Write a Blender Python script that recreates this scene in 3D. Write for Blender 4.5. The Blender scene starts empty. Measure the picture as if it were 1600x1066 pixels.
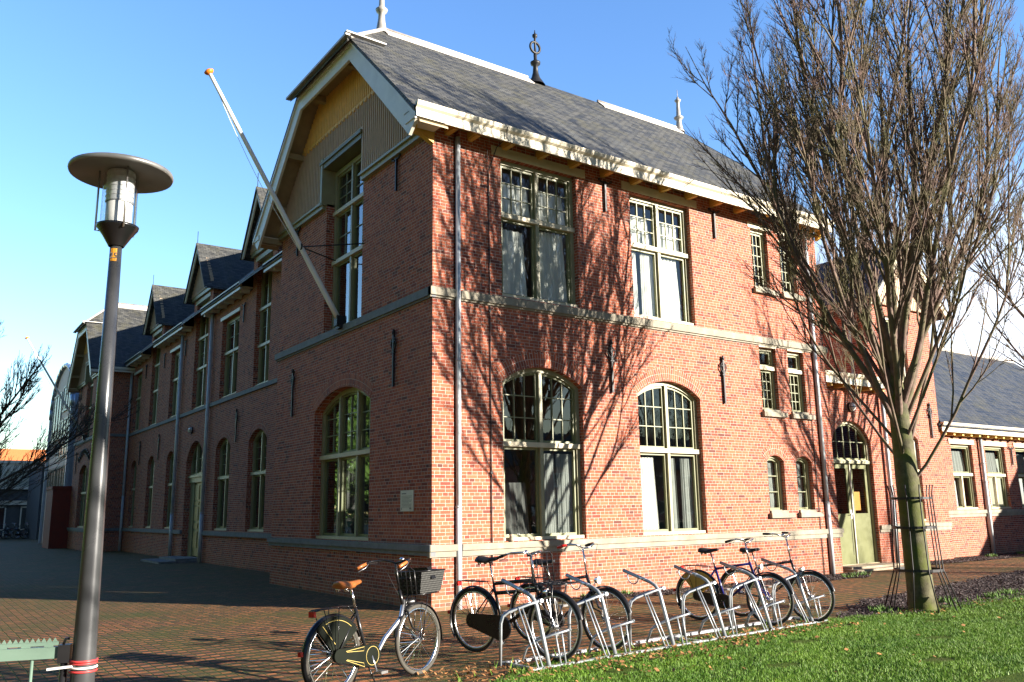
import bpy, bmesh, math, random
import numpy as np
from mathutils import Vector, Matrix
R_ = math.radians
random.seed(7)
SC = bpy.context.scene
COL = SC.collection
# ------------------------------------------------------------------ camera, world, sun, exposure
cam = bpy.data.cameras.new("camera"); camo = bpy.data.objects.new("camera", cam); COL.objects.link(camo)
yaw, pitch, roll = 0.6127994623741415, 0.1954045407715875, -0.01547069987021276
Fv = Vector((math.sin(yaw)*math.cos(pitch), math.cos(yaw)*math.cos(pitch), math.sin(pitch)))
Rv = Vector((math.cos(yaw), -math.sin(yaw), 0)); Uv = Rv.cross(Fv)
R2 = math.cos(roll)*Rv + math.sin(roll)*Uv; U2 = -math.sin(roll)*Rv + math.cos(roll)*Uv
M3 = Matrix((R2, U2, -Fv)).transposed()
camo.matrix_world = Matrix.Translation((-7.4177, -13.0148, 1.65)) @ M3.to_4x4()
cam.sensor_width = 36; cam.lens = 36*1334.6/1600; cam.clip_end = 3000; cam.clip_start = 0.05
SC.camera = camo
SUN_AZ, SUN_EL = R_(33.5), R_(14.5)      # azimuth from -Y towards +X
sdir = Vector((math.sin(SUN_AZ)*math.cos(SUN_EL), -math.cos(SUN_AZ)*math.cos(SUN_EL), math.sin(SUN_EL)))
w = bpy.data.worlds.new("World"); SC.world = w; w.use_nodes = True
wn, wl = w.node_tree.nodes, w.node_tree.links
bg = wn['Background']; sky = wn.new('ShaderNodeTexSky'); sky.sky_type = 'NISHITA'; sky.sun_disc = False
sky.sun_elevation = SUN_EL; sky.sun_rotation = math.pi - SUN_AZ
sky.air_density = 1.35; sky.dust_density = 0.1; sky.ozone_density = 4.0; sky.altitude = 0
bg.inputs[1].default_value = 0.06
tc = wn.new('ShaderNodeTexCoord')
def wmath(op, a, b=None, c=None):
    n = wn.new('ShaderNodeMath'); n.operation = op
    for i, v in enumerate((a, b, c)):
        if v is None: continue
        if hasattr(v, 'links'): wl.new(v, n.inputs[i])
        else: n.inputs[i].default_value = v
    return n.outputs[0]
cn = wn.new('ShaderNodeTexNoise'); cn.inputs['Scale'].default_value = 3.2; cn.inputs['Detail'].default_value = 7
cmap = wn.new('ShaderNodeMapping'); cmap.inputs['Scale'].default_value = (1, 1, 2.6)
wl.new(tc.outputs['Generated'], cmap.inputs[0]); wl.new(cmap.outputs[0], cn.inputs['Vector'])
vd = wn.new('ShaderNodeVectorMath'); vd.operation = 'DOT_PRODUCT'
wl.new(tc.outputs['Generated'], vd.inputs[0]); vd.inputs[1].default_value = (0.87, 0.42, 0.25)
near = wmath('MULTIPLY', wmath('SUBTRACT', vd.outputs['Value'], 0.90), 9.0); 
cl = wmath('ADD', near, wmath('MULTIPLY', wmath('SUBTRACT', cn.outputs[0], 0.5), 2.6))
clm = wn.new('ShaderNodeMath'); clm.operation = 'MULTIPLY'; clm.use_clamp = True
wl.new(cl, clm.inputs[0]); clm.inputs[1].default_value = 1.5
sx = wn.new('ShaderNodeSeparateXYZ'); wl.new(tc.outputs['Generated'], sx.inputs[0])
low = wn.new('ShaderNodeMapRange'); low.inputs[1].default_value = 0.34; low.inputs[2].default_value = 0.20
wl.new(sx.outputs[2], low.inputs[0])
cf = wmath('MULTIPLY', wmath('MULTIPLY', clm.outputs[0], low.outputs[0]), 0.85)
mxw = wn.new('ShaderNodeMix'); mxw.data_type = 'RGBA'; wl.new(cf, mxw.inputs[0])
hs = wn.new('ShaderNodeHueSaturation'); hs.inputs['Saturation'].default_value = 1.12; hs.inputs['Hue'].default_value = 0.513; hs.inputs['Value'].default_value = 1.0
wl.new(sky.outputs[0], hs.inputs['Color'])
mxw.inputs[7].default_value = (8.0, 8.3, 9.2, 1)
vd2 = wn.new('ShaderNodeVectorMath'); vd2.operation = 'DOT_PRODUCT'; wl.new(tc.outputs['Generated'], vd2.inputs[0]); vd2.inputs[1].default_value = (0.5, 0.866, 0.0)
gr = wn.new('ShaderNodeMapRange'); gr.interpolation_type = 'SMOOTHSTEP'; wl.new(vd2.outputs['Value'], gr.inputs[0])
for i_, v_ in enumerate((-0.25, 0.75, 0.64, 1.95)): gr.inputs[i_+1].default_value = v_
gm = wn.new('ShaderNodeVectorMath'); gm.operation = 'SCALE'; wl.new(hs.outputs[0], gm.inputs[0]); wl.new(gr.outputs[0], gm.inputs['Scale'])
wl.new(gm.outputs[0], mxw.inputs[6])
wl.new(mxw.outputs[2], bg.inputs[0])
sun = bpy.data.lights.new("sun", 'SUN'); sun.energy = 5.0; sun.angle = R_(0.5); sun.color = (1, 0.91, 0.79)
suno = bpy.data.objects.new("sun", sun); COL.objects.link(suno)
suno.rotation_euler = (-sdir).to_track_quat('-Z', 'Y').to_euler()
vs = SC.view_settings; vs.view_transform = 'Standard'; vs.look = 'None'; vs.exposure = 1.78; vs.gamma = 1; vs.use_curve_mapping = False

# ------------------------------------------------------------------ material helpers
class NB:
    def __init__(s, name):
        s.m = bpy.data.materials.new(name); s.m.use_nodes = True; s.t = s.m.node_tree
        s.n, s.l = s.t.nodes, s.t.links; s.b = s.n['Principled BSDF']
    def put(s, sock, v):
        if v is None: return
        if hasattr(v, 'is_linked'): s.l.new(v, sock)
        elif isinstance(v, (tuple, list)) and len(v) == 3 and sock.type == 'RGBA': sock.default_value = (*v, 1)
        else: sock.default_value = v
    def ma(s, op, a, b=None, c=None, clamp=False):
        n = s.n.new('ShaderNodeMath'); n.operation = op; n.use_clamp = clamp
        for i, v in enumerate((a, b, c)): s.put(n.inputs[i], v)
        return n.outputs[0]
    def mix(s, f, a, b, mode='MIX'):
        n = s.n.new('ShaderNodeMix'); n.data_type = 'RGBA'; n.blend_type = mode
        s.put(n.inputs[0], f); s.put(n.inputs[6], a); s.put(n.inputs[7], b); return n.outputs[2]
    def noise(s, scale, detail=4, vec=None, rough=0.55):
        n = s.n.new('ShaderNodeTexNoise'); n.inputs['Scale'].default_value = scale
        n.inputs['Detail'].default_value = detail; n.inputs['Roughness'].default_value = rough
        s.l.new(vec if vec is not None else s.pos(), n.inputs['Vector']); return n.outputs[0]
    def pos(s):
        if not hasattr(s, '_g'): s._g = s.n.new('ShaderNodeNewGeometry')
        return s._g.outputs['Position']
    def nrm(s): s.pos(); return s._g.outputs['True Normal']
    def sep(s, v):
        n = s.n.new('ShaderNodeSeparateXYZ'); s.l.new(v, n.inputs[0]); return n.outputs
    def comb(s, x, y, z):
        n = s.n.new('ShaderNodeCombineXYZ')
        for i, v in enumerate((x, y, z)): s.put(n.inputs[i], v)
        return n.outputs[0]
    def white(s, v):
        n = s.n.new('ShaderNodeTexWhiteNoise'); n.noise_dimensions = '3D'; s.l.new(v, n.inputs['Vector']); return n.outputs[0]
    def ramp(s, f, stops):
        n = s.n.new('ShaderNodeValToRGB'); s.put(n.inputs[0], f); e = n.color_ramp.elements
        while len(e) < len(stops): e.new(0.5)
        for k, (p, c) in enumerate(stops): e[k].position = p; e[k].color = (*c, 1)
        return n.outputs[0]
    def rng(s, v, a, b, c=0.0, d=1.0):
        n = s.n.new('ShaderNodeMapRange'); s.put(n.inputs[0], v)
        for i, k in enumerate((a, b, c, d)): n.inputs[i+1].default_value = k
        return n.outputs[0]
    def bump(s, h, dist, strength=1.0):
        n = s.n.new('ShaderNodeBump'); n.inputs['Distance'].default_value = dist; n.inputs['Strength'].default_value = strength
        s.l.new(h, n.inputs['Height']); s.l.new(n.outputs[0], s.b.inputs['Normal'])
    def fin(s, col=None, rough=None, metal=None, spec=None):
        s.put(s.b.inputs['Base Color'], col); s.put(s.b.inputs['Roughness'], rough)
        s.put(s.b.inputs['Metallic'], metal); s.put(s.b.inputs['Specular IOR Level'], spec)
        return s.m

def simple(name, col, rough=0.6, metal=0.0, var=0.12, scale=6, bump=0.0, spec=0.5, dirt=None, aniso=None):
    b = NB(name); n = b.noise(scale, 5)
    c = b.mix(b.rng(n, 0.3, 0.7), tuple(k*(1-var) for k in col), tuple(min(1, k*(1+var)) for k in col))
    if dirt:
        d = b.noise(2.3, 6); c = b.mix(b.rng(d, 0.5, 0.75, 0, dirt[1]), c, dirt[0])
    if bump: b.bump(b.noise(scale*6, 3), bump)
    return b.fin(c, b.rng(n, 0.2, 0.8, rough*0.85, min(1, rough*1.15)), metal, spec)

def facade_uv(b):
    """u along the wall, v up, from world position"""
    p = b.sep(b.pos()); nn = b.sep(b.nrm())
    isx = b.ma('GREATER_THAN', b.ma('ABSOLUTE', nn[0]), 0.7)
    u = b.ma('ADD', b.ma('MULTIPLY', p[0], b.ma('SUBTRACT', 1.0, isx)), b.ma('MULTIPLY', p[1], isx))
    return u, p[2]

def brick_mat(name, uv=False, cols=None, mortar=(0.56, 0.47, 0.40)):
    b = NB(name)
    if uv:
        tcn = b.n.new('ShaderNodeTexCoord'); s = b.sep(tcn.outputs['UV']); u, v = s[0], s[1]
    else: u, v = facade_uv(b)
    H = 0.0615
    vr = b.ma('DIVIDE', b.ma('ADD', v, 50*H), H); r = b.ma('FLOOR', vr); fr = b.ma('FRACT', vr)
    par = b.ma('MODULO', r, 2.0)
    L = b.ma('SUBTRACT', 0.22, b.ma('MULTIPLY', par, 0.11))
    sh = b.ma('MULTIPLY', b.ma('MODULO', b.ma('FLOOR', b.ma('DIVIDE', r, 2.0)), 2.0), 0.5)
    sh = b.ma('ADD', sh, b.ma('MULTIPLY', par, 0.5))
    if uv: sh = 0.0
    uu = b.ma('ADD', b.ma('DIVIDE', b.ma('ADD', u, 50.0), L), sh)
    c = b.ma('FLOOR', uu); fu = b.ma('FRACT', uu)
    du = b.ma('MULTIPLY', b.ma('MINIMUM', fu, b.ma('SUBTRACT', 1.0, fu)), L)
    dv = b.ma('MULTIPLY', b.ma('MINIMUM', fr, b.ma('SUBTRACT', 1.0, fr)), H)
    wob = b.ma('MULTIPLY', b.ma('SUBTRACT', b.noise(38, 3), 0.5), 0.006)
    d = b.ma('ADD', b.ma('MINIMUM', du, dv), wob)
    face = b.rng(d, 0.0034, 0.0056)                     # 1 on brick, 0 on mortar
    rnd = b.white(b.comb(c, r, 3.0))
    cols = cols or [(0, (0.28, 0.065, 0.037)), (0.3, (0.42, 0.105, 0.050)), (0.6, (0.50, 0.140, 0.068)), (0.82, (0.30, 0.058, 0.032)), (0.93, (0.20, 0.045, 0.032)), (1, (0.085, 0.032, 0.03))]
    bc = b.ramp(rnd, cols)
    sm = b.noise(55, 4); bc = b.mix(b.rng(sm, 0.35, 0.75, 0, 0.45), bc, (0.22, 0.075, 0.045))
    big = b.noise(0.7, 4); bc = b.mix(b.rng(big, 0.4, 0.7, 0, 0.22), bc, (0.30, 0.12, 0.085))
    mc = b.mix(b.rng(b.noise(3.1, 5), 0.42, 0.72, 0, 0.55), mortar, tuple(k*0.55 for k in mortar))
    stv = b.noise(1.0, 5, b.comb(b.ma('MULTIPLY', u, 3.5), b.ma('MULTIPLY', v, 0.35), 0.0)); bc = b.mix(b.rng(stv, 0.52, 0.72, 0, 0.40), bc, (0.13, 0.06, 0.045))
    low = b.rng(b.sep(b.pos())[2], 0.0, 0.45, 0.5, 0.0)   # rising damp: green-grey stain at the foot of the wall
    col = b.mix(face, mc, bc)
    col = b.mix(b.ma('MULTIPLY', low, b.rng(b.noise(4, 4), 0.35, 0.6)), col, (0.22, 0.17, 0.11))
    b.bump(b.ma('ADD', face, b.ma('MULTIPLY', sm, 0.25)), 0.006, 0.9)
    return b.fin(col, 0.85, 0, 0.25)

def slate_mat(name, L=0.20, H=0.105, base=((0.024, 0.026, 0.027), (0.092, 0.092, 0.085)), diag=False):
    b = NB(name); u, z = facade_uv(b); v = b.ma('MULTIPLY', z, 1.44)
    vr = b.ma('DIVIDE', b.ma('ADD', v, 5.0), H); r = b.ma('FLOOR', vr); fr = b.ma('FRACT', vr)
    uu = b.ma('ADD', b.ma('DIVIDE', b.ma('ADD', u, 60.0), L), b.ma('MULTIPLY', b.ma('MODULO', r, 2.0), 0.5))
    c = b.ma('FLOOR', uu); fu = b.ma('FRACT', uu)
    rnd = b.white(b.comb(c, r, 1.0))
    gap = b.ma('MINIMUM', b.rng(b.ma('MINIMUM', fu, b.ma('SUBTRACT', 1.0, fu)), 0.0, 0.05), b.rng(fr, 0.0, 0.20))
    col = b.mix(rnd, base[0], base[1])
    st = b.noise(1.0, 6, b.comb(b.ma('MULTIPLY', u, 3.0), b.ma('MULTIPLY', v, 0.45), 0.0))
    col = b.mix(b.rng(st, 0.52, 0.72, 0, 0.35), col, (0.15, 0.155, 0.14))
    col = b.mix(b.rng(b.noise(1.9, 6), 0.50, 0.70, 0, 0.6), col, (0.085, 0.080, 0.045))
    col = b.mix(gap, (0.012, 0.012, 0.013), col)
    b.bump(b.ma('ADD', b.ma('MULTIPLY', gap, 1.0), b.ma('MULTIPLY', b.ma('SUBTRACT', 1.0, fr), b.ma('ADD', 0.4, rnd))), 0.014, 1.0)
    return b.fin(col, b.rng(rnd, 0, 1, 0.50, 0.75), 0, 0.35)

def paver_mat():
    b = NB("mat_clinker_paving"); p = b.sep(b.pos())
    wb = b.noise(2.0, 2); x = b.ma('ADD', p[0], b.ma('MULTIPLY', wb, 0.03)); y = b.ma('ADD', p[1], b.ma('MULTIPLY', wb, 0.02))
    W, D = 0.118, 0.20
    cx = b.ma('DIVIDE', b.ma('ADD', x, 80.0), W); c = b.ma('FLOOR', cx); fx = b.ma('FRACT', cx)
    jit = b.ma('MULTIPLY', b.white(b.comb(c, 7.0, 2.0)), 0.18)
    cy = b.ma('ADD', b.ma('DIVIDE', b.ma('ADD', y, 80.0), D), jit); r = b.ma('FLOOR', cy); fy = b.ma('FRACT', cy)
    half = b.ma('GREATER_THAN', fy, 0.5); f2 = b.ma('FRACT', b.ma('MULTIPLY', fy, 2.0))
    rnd = b.white(b.comb(c, b.ma('ADD', b.ma('MULTIPLY', r, 2.0), half), 5.0))
    ex = b.ma('MULTIPLY', b.ma('MINIMUM', fx, b.ma('SUBTRACT', 1.0, fx)), W)
    ey = b.ma('MULTIPLY', b.ma('MINIMUM', f2, b.ma('SUBTRACT', 1.0, f2)), D*0.5)
    wob = b.ma('MULTIPLY', b.ma('SUBTRACT', b.noise(30, 3), 0.5), 0.014)
    face = b.rng(b.ma('ADD', b.ma('MINIMUM', ex, ey), wob), 0.004, 0.011)
    warm = b.ramp(rnd, [(0, (0.18, 0.060, 0.024)), (0.4, (0.32, 0.110, 0.040)), (0.75, (0.42, 0.150, 0.055)), (1, (0.13, 0.05, 0.028))])
    dark = b.ramp(rnd, [(0, (0.018, 0.020, 0.016)), (0.6, (0.030, 0.026, 0.020)), (1, (0.055, 0.034, 0.024))])
    hm = b.ma('MULTIPLY', half, b.rng(b.noise(0.9, 3), 0.25, 0.45, 0.6, 0.95))
    col = b.mix(hm, warm, dark)
    moss = b.mix(b.noise(9, 4), (0.022, 0.034, 0.007), (0.085, 0.100, 0.014))
    mn = b.noise(0.55, 6, None, 0.65)
    mm = b.rng(b.ma('ADD', mn, b.ma('MULTIPLY', b.noise(14, 4), 0.35)), 0.62, 0.84, 0, 0.85)
    mm = b.ma('MAXIMUM', mm, b.ma('MULTIPLY', b.rng(p[1], 1.5, 7.0), b.rng(b.noise(1.3, 5), 0.32, 0.62, 0.15, 0.72)))
    col = b.mix(b.ma('SUBTRACT', 1.0, face), col, moss)
    col = b.mix(mm, col, moss)
    b.bump(b.ma('ADD', face, b.ma('MULTIPLY', b.noise(60, 3), 0.4)), 0.010, 0.9)
    return b.fin(col, 0.8, 0, 0.3)

def glass_mat(name, wav=0.0009, tint=(0.82, 0.86, 0.85), f0=0.13):
    b = NB(name); out = b.n['Material Output']
    tr = b.n.new('ShaderNodeBsdfTransparent'); tr.inputs[0].default_value = (*tint, 1)
    gl = b.n.new('ShaderNodeBsdfGlossy'); gl.inputs['Roughness'].default_value = 0.015; gl.inputs[0].default_value = (0.95, 0.97, 1, 1)
    gg = b.n.new('ShaderNodeNewGeometry'); dt = b.n.new('ShaderNodeVectorMath'); dt.operation = 'DOT_PRODUCT'; b.l.new(gg.outputs['Incoming'], dt.inputs[0]); b.l.new(gg.outputs['Normal'], dt.inputs[1])
    fac = b.ma('ADD', f0, b.ma('MULTIPLY', b.ma('POWER', b.ma('SUBTRACT', 1.0, b.ma('ABSOLUTE', dt.outputs['Value']), clamp=True), 4.0), 1-f0), clamp=True)
    bp = b.n.new('ShaderNodeBump'); bp.inputs['Distance'].default_value = wav; bp.inputs['Strength'].default_value = 1
    b.l.new(b.noise(2.6, 2), bp.inputs['Height'])
    b.l.new(bp.outputs[0], gl.inputs['Normal'])
    mx = b.n.new('ShaderNodeMixShader'); b.l.new(fac, mx.inputs[0])
    b.l.new(tr.outputs[0], mx.inputs[1]); b.l.new(gl.outputs[0], mx.inputs[2]); b.l.new(mx.outputs[0], out.inputs[0])
    return b.m

M = {}
M['brick'] = brick_mat("mat_red_brick")
M['brickuv'] = brick_mat("mat_red_brick_arch", uv=True)
M['slate'] = slate_mat("mat_roof_slate")
M['slate_blue'] = slate_mat("mat_roof_slate_blue", 0.25, 0.16, ((0.018, 0.024, 0.036), (0.050, 0.058, 0.075)))
M['pave'] = paver_mat()
M['glass'] = glass_mat("mat_old_window_glass")
M['stone'] = simple("mat_weathered_sandstone", (0.29, 0.26, 0.20), 0.85, var=0.25, scale=5, bump=0.004, dirt=((0.17, 0.16, 0.12), 0.7))
M['stone_shade'] = simple("mat_shaded_side_stone", (0.17, 0.18, 0.19), 0.8, var=0.25, bump=0.003)  # same band stone, shade put into its colour for the west side
M['cream'] = simple("mat_cream_paint", (0.56, 0.49, 0.33), 0.5, var=0.07, dirt=((0.36, 0.31, 0.19), 0.35))
M['white'] = simple("mat_white_paint", (0.66, 0.63, 0.54), 0.45, var=0.05, dirt=((0.48, 0.44, 0.34), 0.4))
M['polewhite'] = simple('mat_white_pole_paint', (0.82, 0.82, 0.80), 0.4, var=0.04)
M['gutter'] = simple('mat_cream_gutter_paint', (0.62, 0.56, 0.42), 0.5, var=0.06, dirt=((0.40, 0.35, 0.23), 0.4))
M['lead'] = simple("mat_ridge_lead", (0.50, 0.46, 0.42), 0.55, var=0.2, dirt=((0.32, 0.30, 0.28), 0.7))
M['frame'] = simple("mat_window_frame_paint", (0.30, 0.285, 0.165), 0.45, var=0.08, dirt=((0.22, 0.23, 0.14), 0.4))
M['olive'] = simple("mat_olive_sash_paint", (0.175, 0.18, 0.075), 0.45, var=0.1)
M['casing'] = simple('mat_dark_olive_casing', (0.15, 0.145, 0.08), 0.5, var=0.1)
M['door_green'] = simple("mat_olive_door_paint", (0.125, 0.135, 0.045), 0.4, var=0.08)
M['door_wood'] = simple("mat_yellow_brown_door", (0.26, 0.20, 0.06), 0.45, var=0.1)
M['bar'] = simple("mat_glazing_bar", (0.23, 0.24, 0.13), 0.45)
M['board'] = simple("mat_beige_boarding", (0.50, 0.36, 0.24), 0.6, var=0.10)
M['board_bounce'] = simple("mat_bounce_lit_boarding", (0.78, 0.47, 0.13), 0.6, var=0.10)  # yellow of bounced light put into the upper boarding's colour
M['ochre'] = simple("mat_ochre_bracket_paint", (0.60, 0.36, 0.07), 0.5, var=0.1)
M['soffit'] = simple("mat_soffit_paint", (0.34, 0.27, 0.16), 0.6, var=0.12)
M['iron'] = simple("mat_black_wrought_iron", (0.018, 0.018, 0.02), 0.5, 0.3, var=0.3)
M['zinc'] = simple("mat_zinc_downpipe", (0.46, 0.50, 0.53), 0.45, 0.12, var=0.12, dirt=((0.55, 0.55, 0.53), 0.5))
M['finial'] = simple("mat_zinc_finial", (0.38, 0.36, 0.33), 0.5, 0.3, var=0.2)
M['curtain'] = simple("mat_white_curtain", (0.80, 0.79, 0.75), 0.9, var=0.06)
M['blind'] = simple("mat_grey_blind", (0.33, 0.34, 0.32), 0.9, var=0.1)
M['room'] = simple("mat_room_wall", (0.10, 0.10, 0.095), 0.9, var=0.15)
M['black'] = simple("mat_black_paint", (0.012, 0.012, 0.013), 0.28, 0.0, var=0.2)
M['tyre'] = simple("mat_tyre_rubber", (0.022, 0.021, 0.020), 0.75, var=0.25)
M['tyre_grey'] = simple("mat_dusty_tyre", (0.055, 0.05, 0.04), 0.8, var=0.2)
M['chrome'] = simple("mat_chrome", (0.78, 0.78, 0.78), 0.16, 1.0, var=0.05)
M['alu'] = simple("mat_aluminium", (0.62, 0.62, 0.63), 0.3, 0.9, var=0.1)
M['blue'] = simple("mat_dark_blue_paint", (0.010, 0.014, 0.12), 0.25, var=0.15)
M['leather'] = simple("mat_tan_leather", (0.42, 0.13, 0.03), 0.38, var=0.12)
M['saddle'] = simple("mat_black_saddle", (0.014, 0.014, 0.016), 0.55, var=0.2)
M['red'] = simple("mat_red_plastic", (0.65, 0.02, 0.015), 0.3)
M['galv'] = simple("mat_galvanised_steel", (0.36, 0.39, 0.42), 0.5, 0.45, var=0.16, scale=12, dirt=((0.50, 0.52, 0.53), 0.5))
M['postgrey'] = simple("mat_brushed_steel_post", (0.075, 0.078, 0.082), 0.28, 0.4, var=0.10, scale=3)
M['hood'] = simple("mat_lamp_hood", (0.22, 0.22, 0.21), 0.4, 0.4, var=0.08)
M['gold'] = simple("mat_gold_lining", (0.55, 0.42, 0.12), 0.4)
M['greencase'] = simple("mat_dark_green_chaincase", (0.004, 0.006, 0.003), 0.5, spec=0.12)
M['hoodlight'] = simple('mat_perforated_reflector', (0.55, 0.56, 0.55), 0.35, 0.3, var=0.15, scale=40)
M['fence'] = simple("mat_green_fence_paint", (0.13, 0.20, 0.155), 0.45, var=0.06)
M['redcable'] = simple("mat_red_strap", (0.60, 0.05, 0.05), 0.4)
M['plaque'] = simple("mat_enamel_plaque", (0.62, 0.60, 0.52), 0.4, var=0.03)
M['text'] = simple("mat_grey_lettering", (0.12, 0.12, 0.12), 0.6)
M['orange'] = simple("mat_orange_paint", (0.85, 0.22, 0.02), 0.4)
M['sticker'] = simple("mat_orange_sticker", (0.62, 0.27, 0.02), 0.5)
M['tile'] = simple("mat_orange_roof_tile", (0.62, 0.20, 0.06), 0.7, var=0.25, scale=20)
M['metal_wall'] = simple("mat_pale_metal_cladding", (0.42, 0.50, 0.60), 0.35, 0.5, var=0.06)
M['pinkwall'] = simple("mat_pink_panel", (0.55, 0.40, 0.36), 0.6)
M['redwall'] = simple("mat_red_brown_panel", (0.20, 0.03, 0.014), 0.7, var=0.15)
M['darkwall'] = simple("mat_dark_house_wall", (0.08, 0.085, 0.09), 0.8, var=0.2)
M['opal'] = simple("mat_opal_lamp_glass", (0.80, 0.79, 0.75), 0.3, var=0.05)
M['step'] = simple("mat_concrete_step", (0.34, 0.28, 0.20), 0.9, var=0.2, bump=0.003)
M['clear'] = glass_mat("mat_lamp_cylinder", 0.0004, (0.90, 0.91, 0.91), 0.06)
def bark(name, a, b_, c):
    b = NB(name); n = b.noise(7, 6, None, 0.65); nn = b.sep(b.nrm())
    col = b.mix(b.rng(n, 0.35, 0.65), a, b_)
    col = b.mix(b.ma('MULTIPLY', b.rng(b.noise(2.2, 5), 0.40, 0.62), b.rng(nn[0], 0.9, -0.6, 0.15, 1.0)), col, c)
    b.bump(b.noise(45, 4), 0.006, 0.7); return b.fin(col, 0.9, 0, 0.2)
M['bark'] = bark("mat_mossy_bark", (0.065, 0.060, 0.035), (0.15, 0.14, 0.085), (0.095, 0.115, 0.022))
M['twig'] = bark("mat_twig_bark", (0.095, 0.060, 0.050), (0.23, 0.16, 0.135), (0.13, 0.125, 0.065))
M['twig_dark'] = bark("mat_dark_twig_bark", (0.05, 0.04, 0.035), (0.08, 0.06, 0.05), (0.07, 0.07, 0.04))
def grass_mat():
    b = NB("mat_grass_blades"); oi = b.noise(1.1, 4); f = b.noise(90, 2)
    c = b.mix(b.rng(oi, 0.3, 0.7), (0.050, 0.155, 0.008), (0.125, 0.250, 0.016))
    c = b.mix(b.rng(f, 0.5, 0.75, 0, 0.7), c, (0.36, 0.40, 0.09))
    return b.fin(c, 0.55, 0, 0.35)
M['grass'] = grass_mat()
def lawn_mat():
    b = NB("mat_lawn_ground"); c = b.mix(b.rng(b.noise(30, 5), 0.35, 0.65), (0.035, 0.07, 0.010), (0.09, 0.13, 0.02))
    c = b.mix(b.rng(b.noise(1.4, 5), 0.58, 0.72, 0, 0.6), c, (0.08, 0.06, 0.03)); b.bump(b.noise(60, 4), 0.02); return b.fin(c, 0.95, 0, 0.1)
M['lawn'] = lawn_mat()
def ground_mat():
    b = NB("mat_far_ground"); c = b.mix(b.rng(b.noise(0.3, 5), 0.35, 0.65), (0.05, 0.06, 0.02), (0.10, 0.08, 0.04)); return b.fin(c, 0.95, 0, 0.1)
M['ground'] = ground_mat()
def mulch_mat():
    b = NB("mat_dark_mulch"); c = b.mix(b.rng(b.noise(42, 4), 0.4, 0.7), (0.018, 0.014, 0.014), (0.10, 0.075, 0.07))
    b.bump(b.noise(40, 5), 0.03); return b.fin(c, 0.95, 0, 0.15)
M['mulch'] = mulch_mat()
M['chip'] = simple("mat_bark_chip", (0.085, 0.065, 0.062), 0.9, var=0.7, scale=25)
M['leaf'] = simple("mat_dry_leaf", (0.36, 0.17, 0.06), 0.8, var=0.5, scale=9)
M['weed'] = simple("mat_weed_leaf", (0.10, 0.20, 0.03), 0.6, var=0.3, scale=12)
def weave_mat():
    b = NB("mat_basket_weave"); p = b.sep(b.pos()); s = 0.027
    a = b.ma('FRACT', b.ma('DIVIDE', b.ma('ADD', p[0], b.ma('MULTIPLY', p[1], 0.8)), s)); z = b.ma('DIVIDE', p[2], s*0.8)
    off = b.ma('MULTIPLY', b.ma('MODULO', b.ma('FLOOR', z), 2.0), 0.5); a = b.ma('FRACT', b.ma('ADD', a, off)); f = b.ma('FRACT', z)
    d = b.ma('MAXIMUM', b.ma('ABSOLUTE', b.ma('SUBTRACT', a, 0.5)), b.ma('ABSOLUTE', b.ma('SUBTRACT', f, 0.5)))
    c = b.mix(b.rng(d, 0.24, 0.36), (0.085, 0.085, 0.08), (0.006, 0.006, 0.006)); return b.fin(c, 0.5, 0, 0.4)
M['weave'] = weave_mat()

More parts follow.
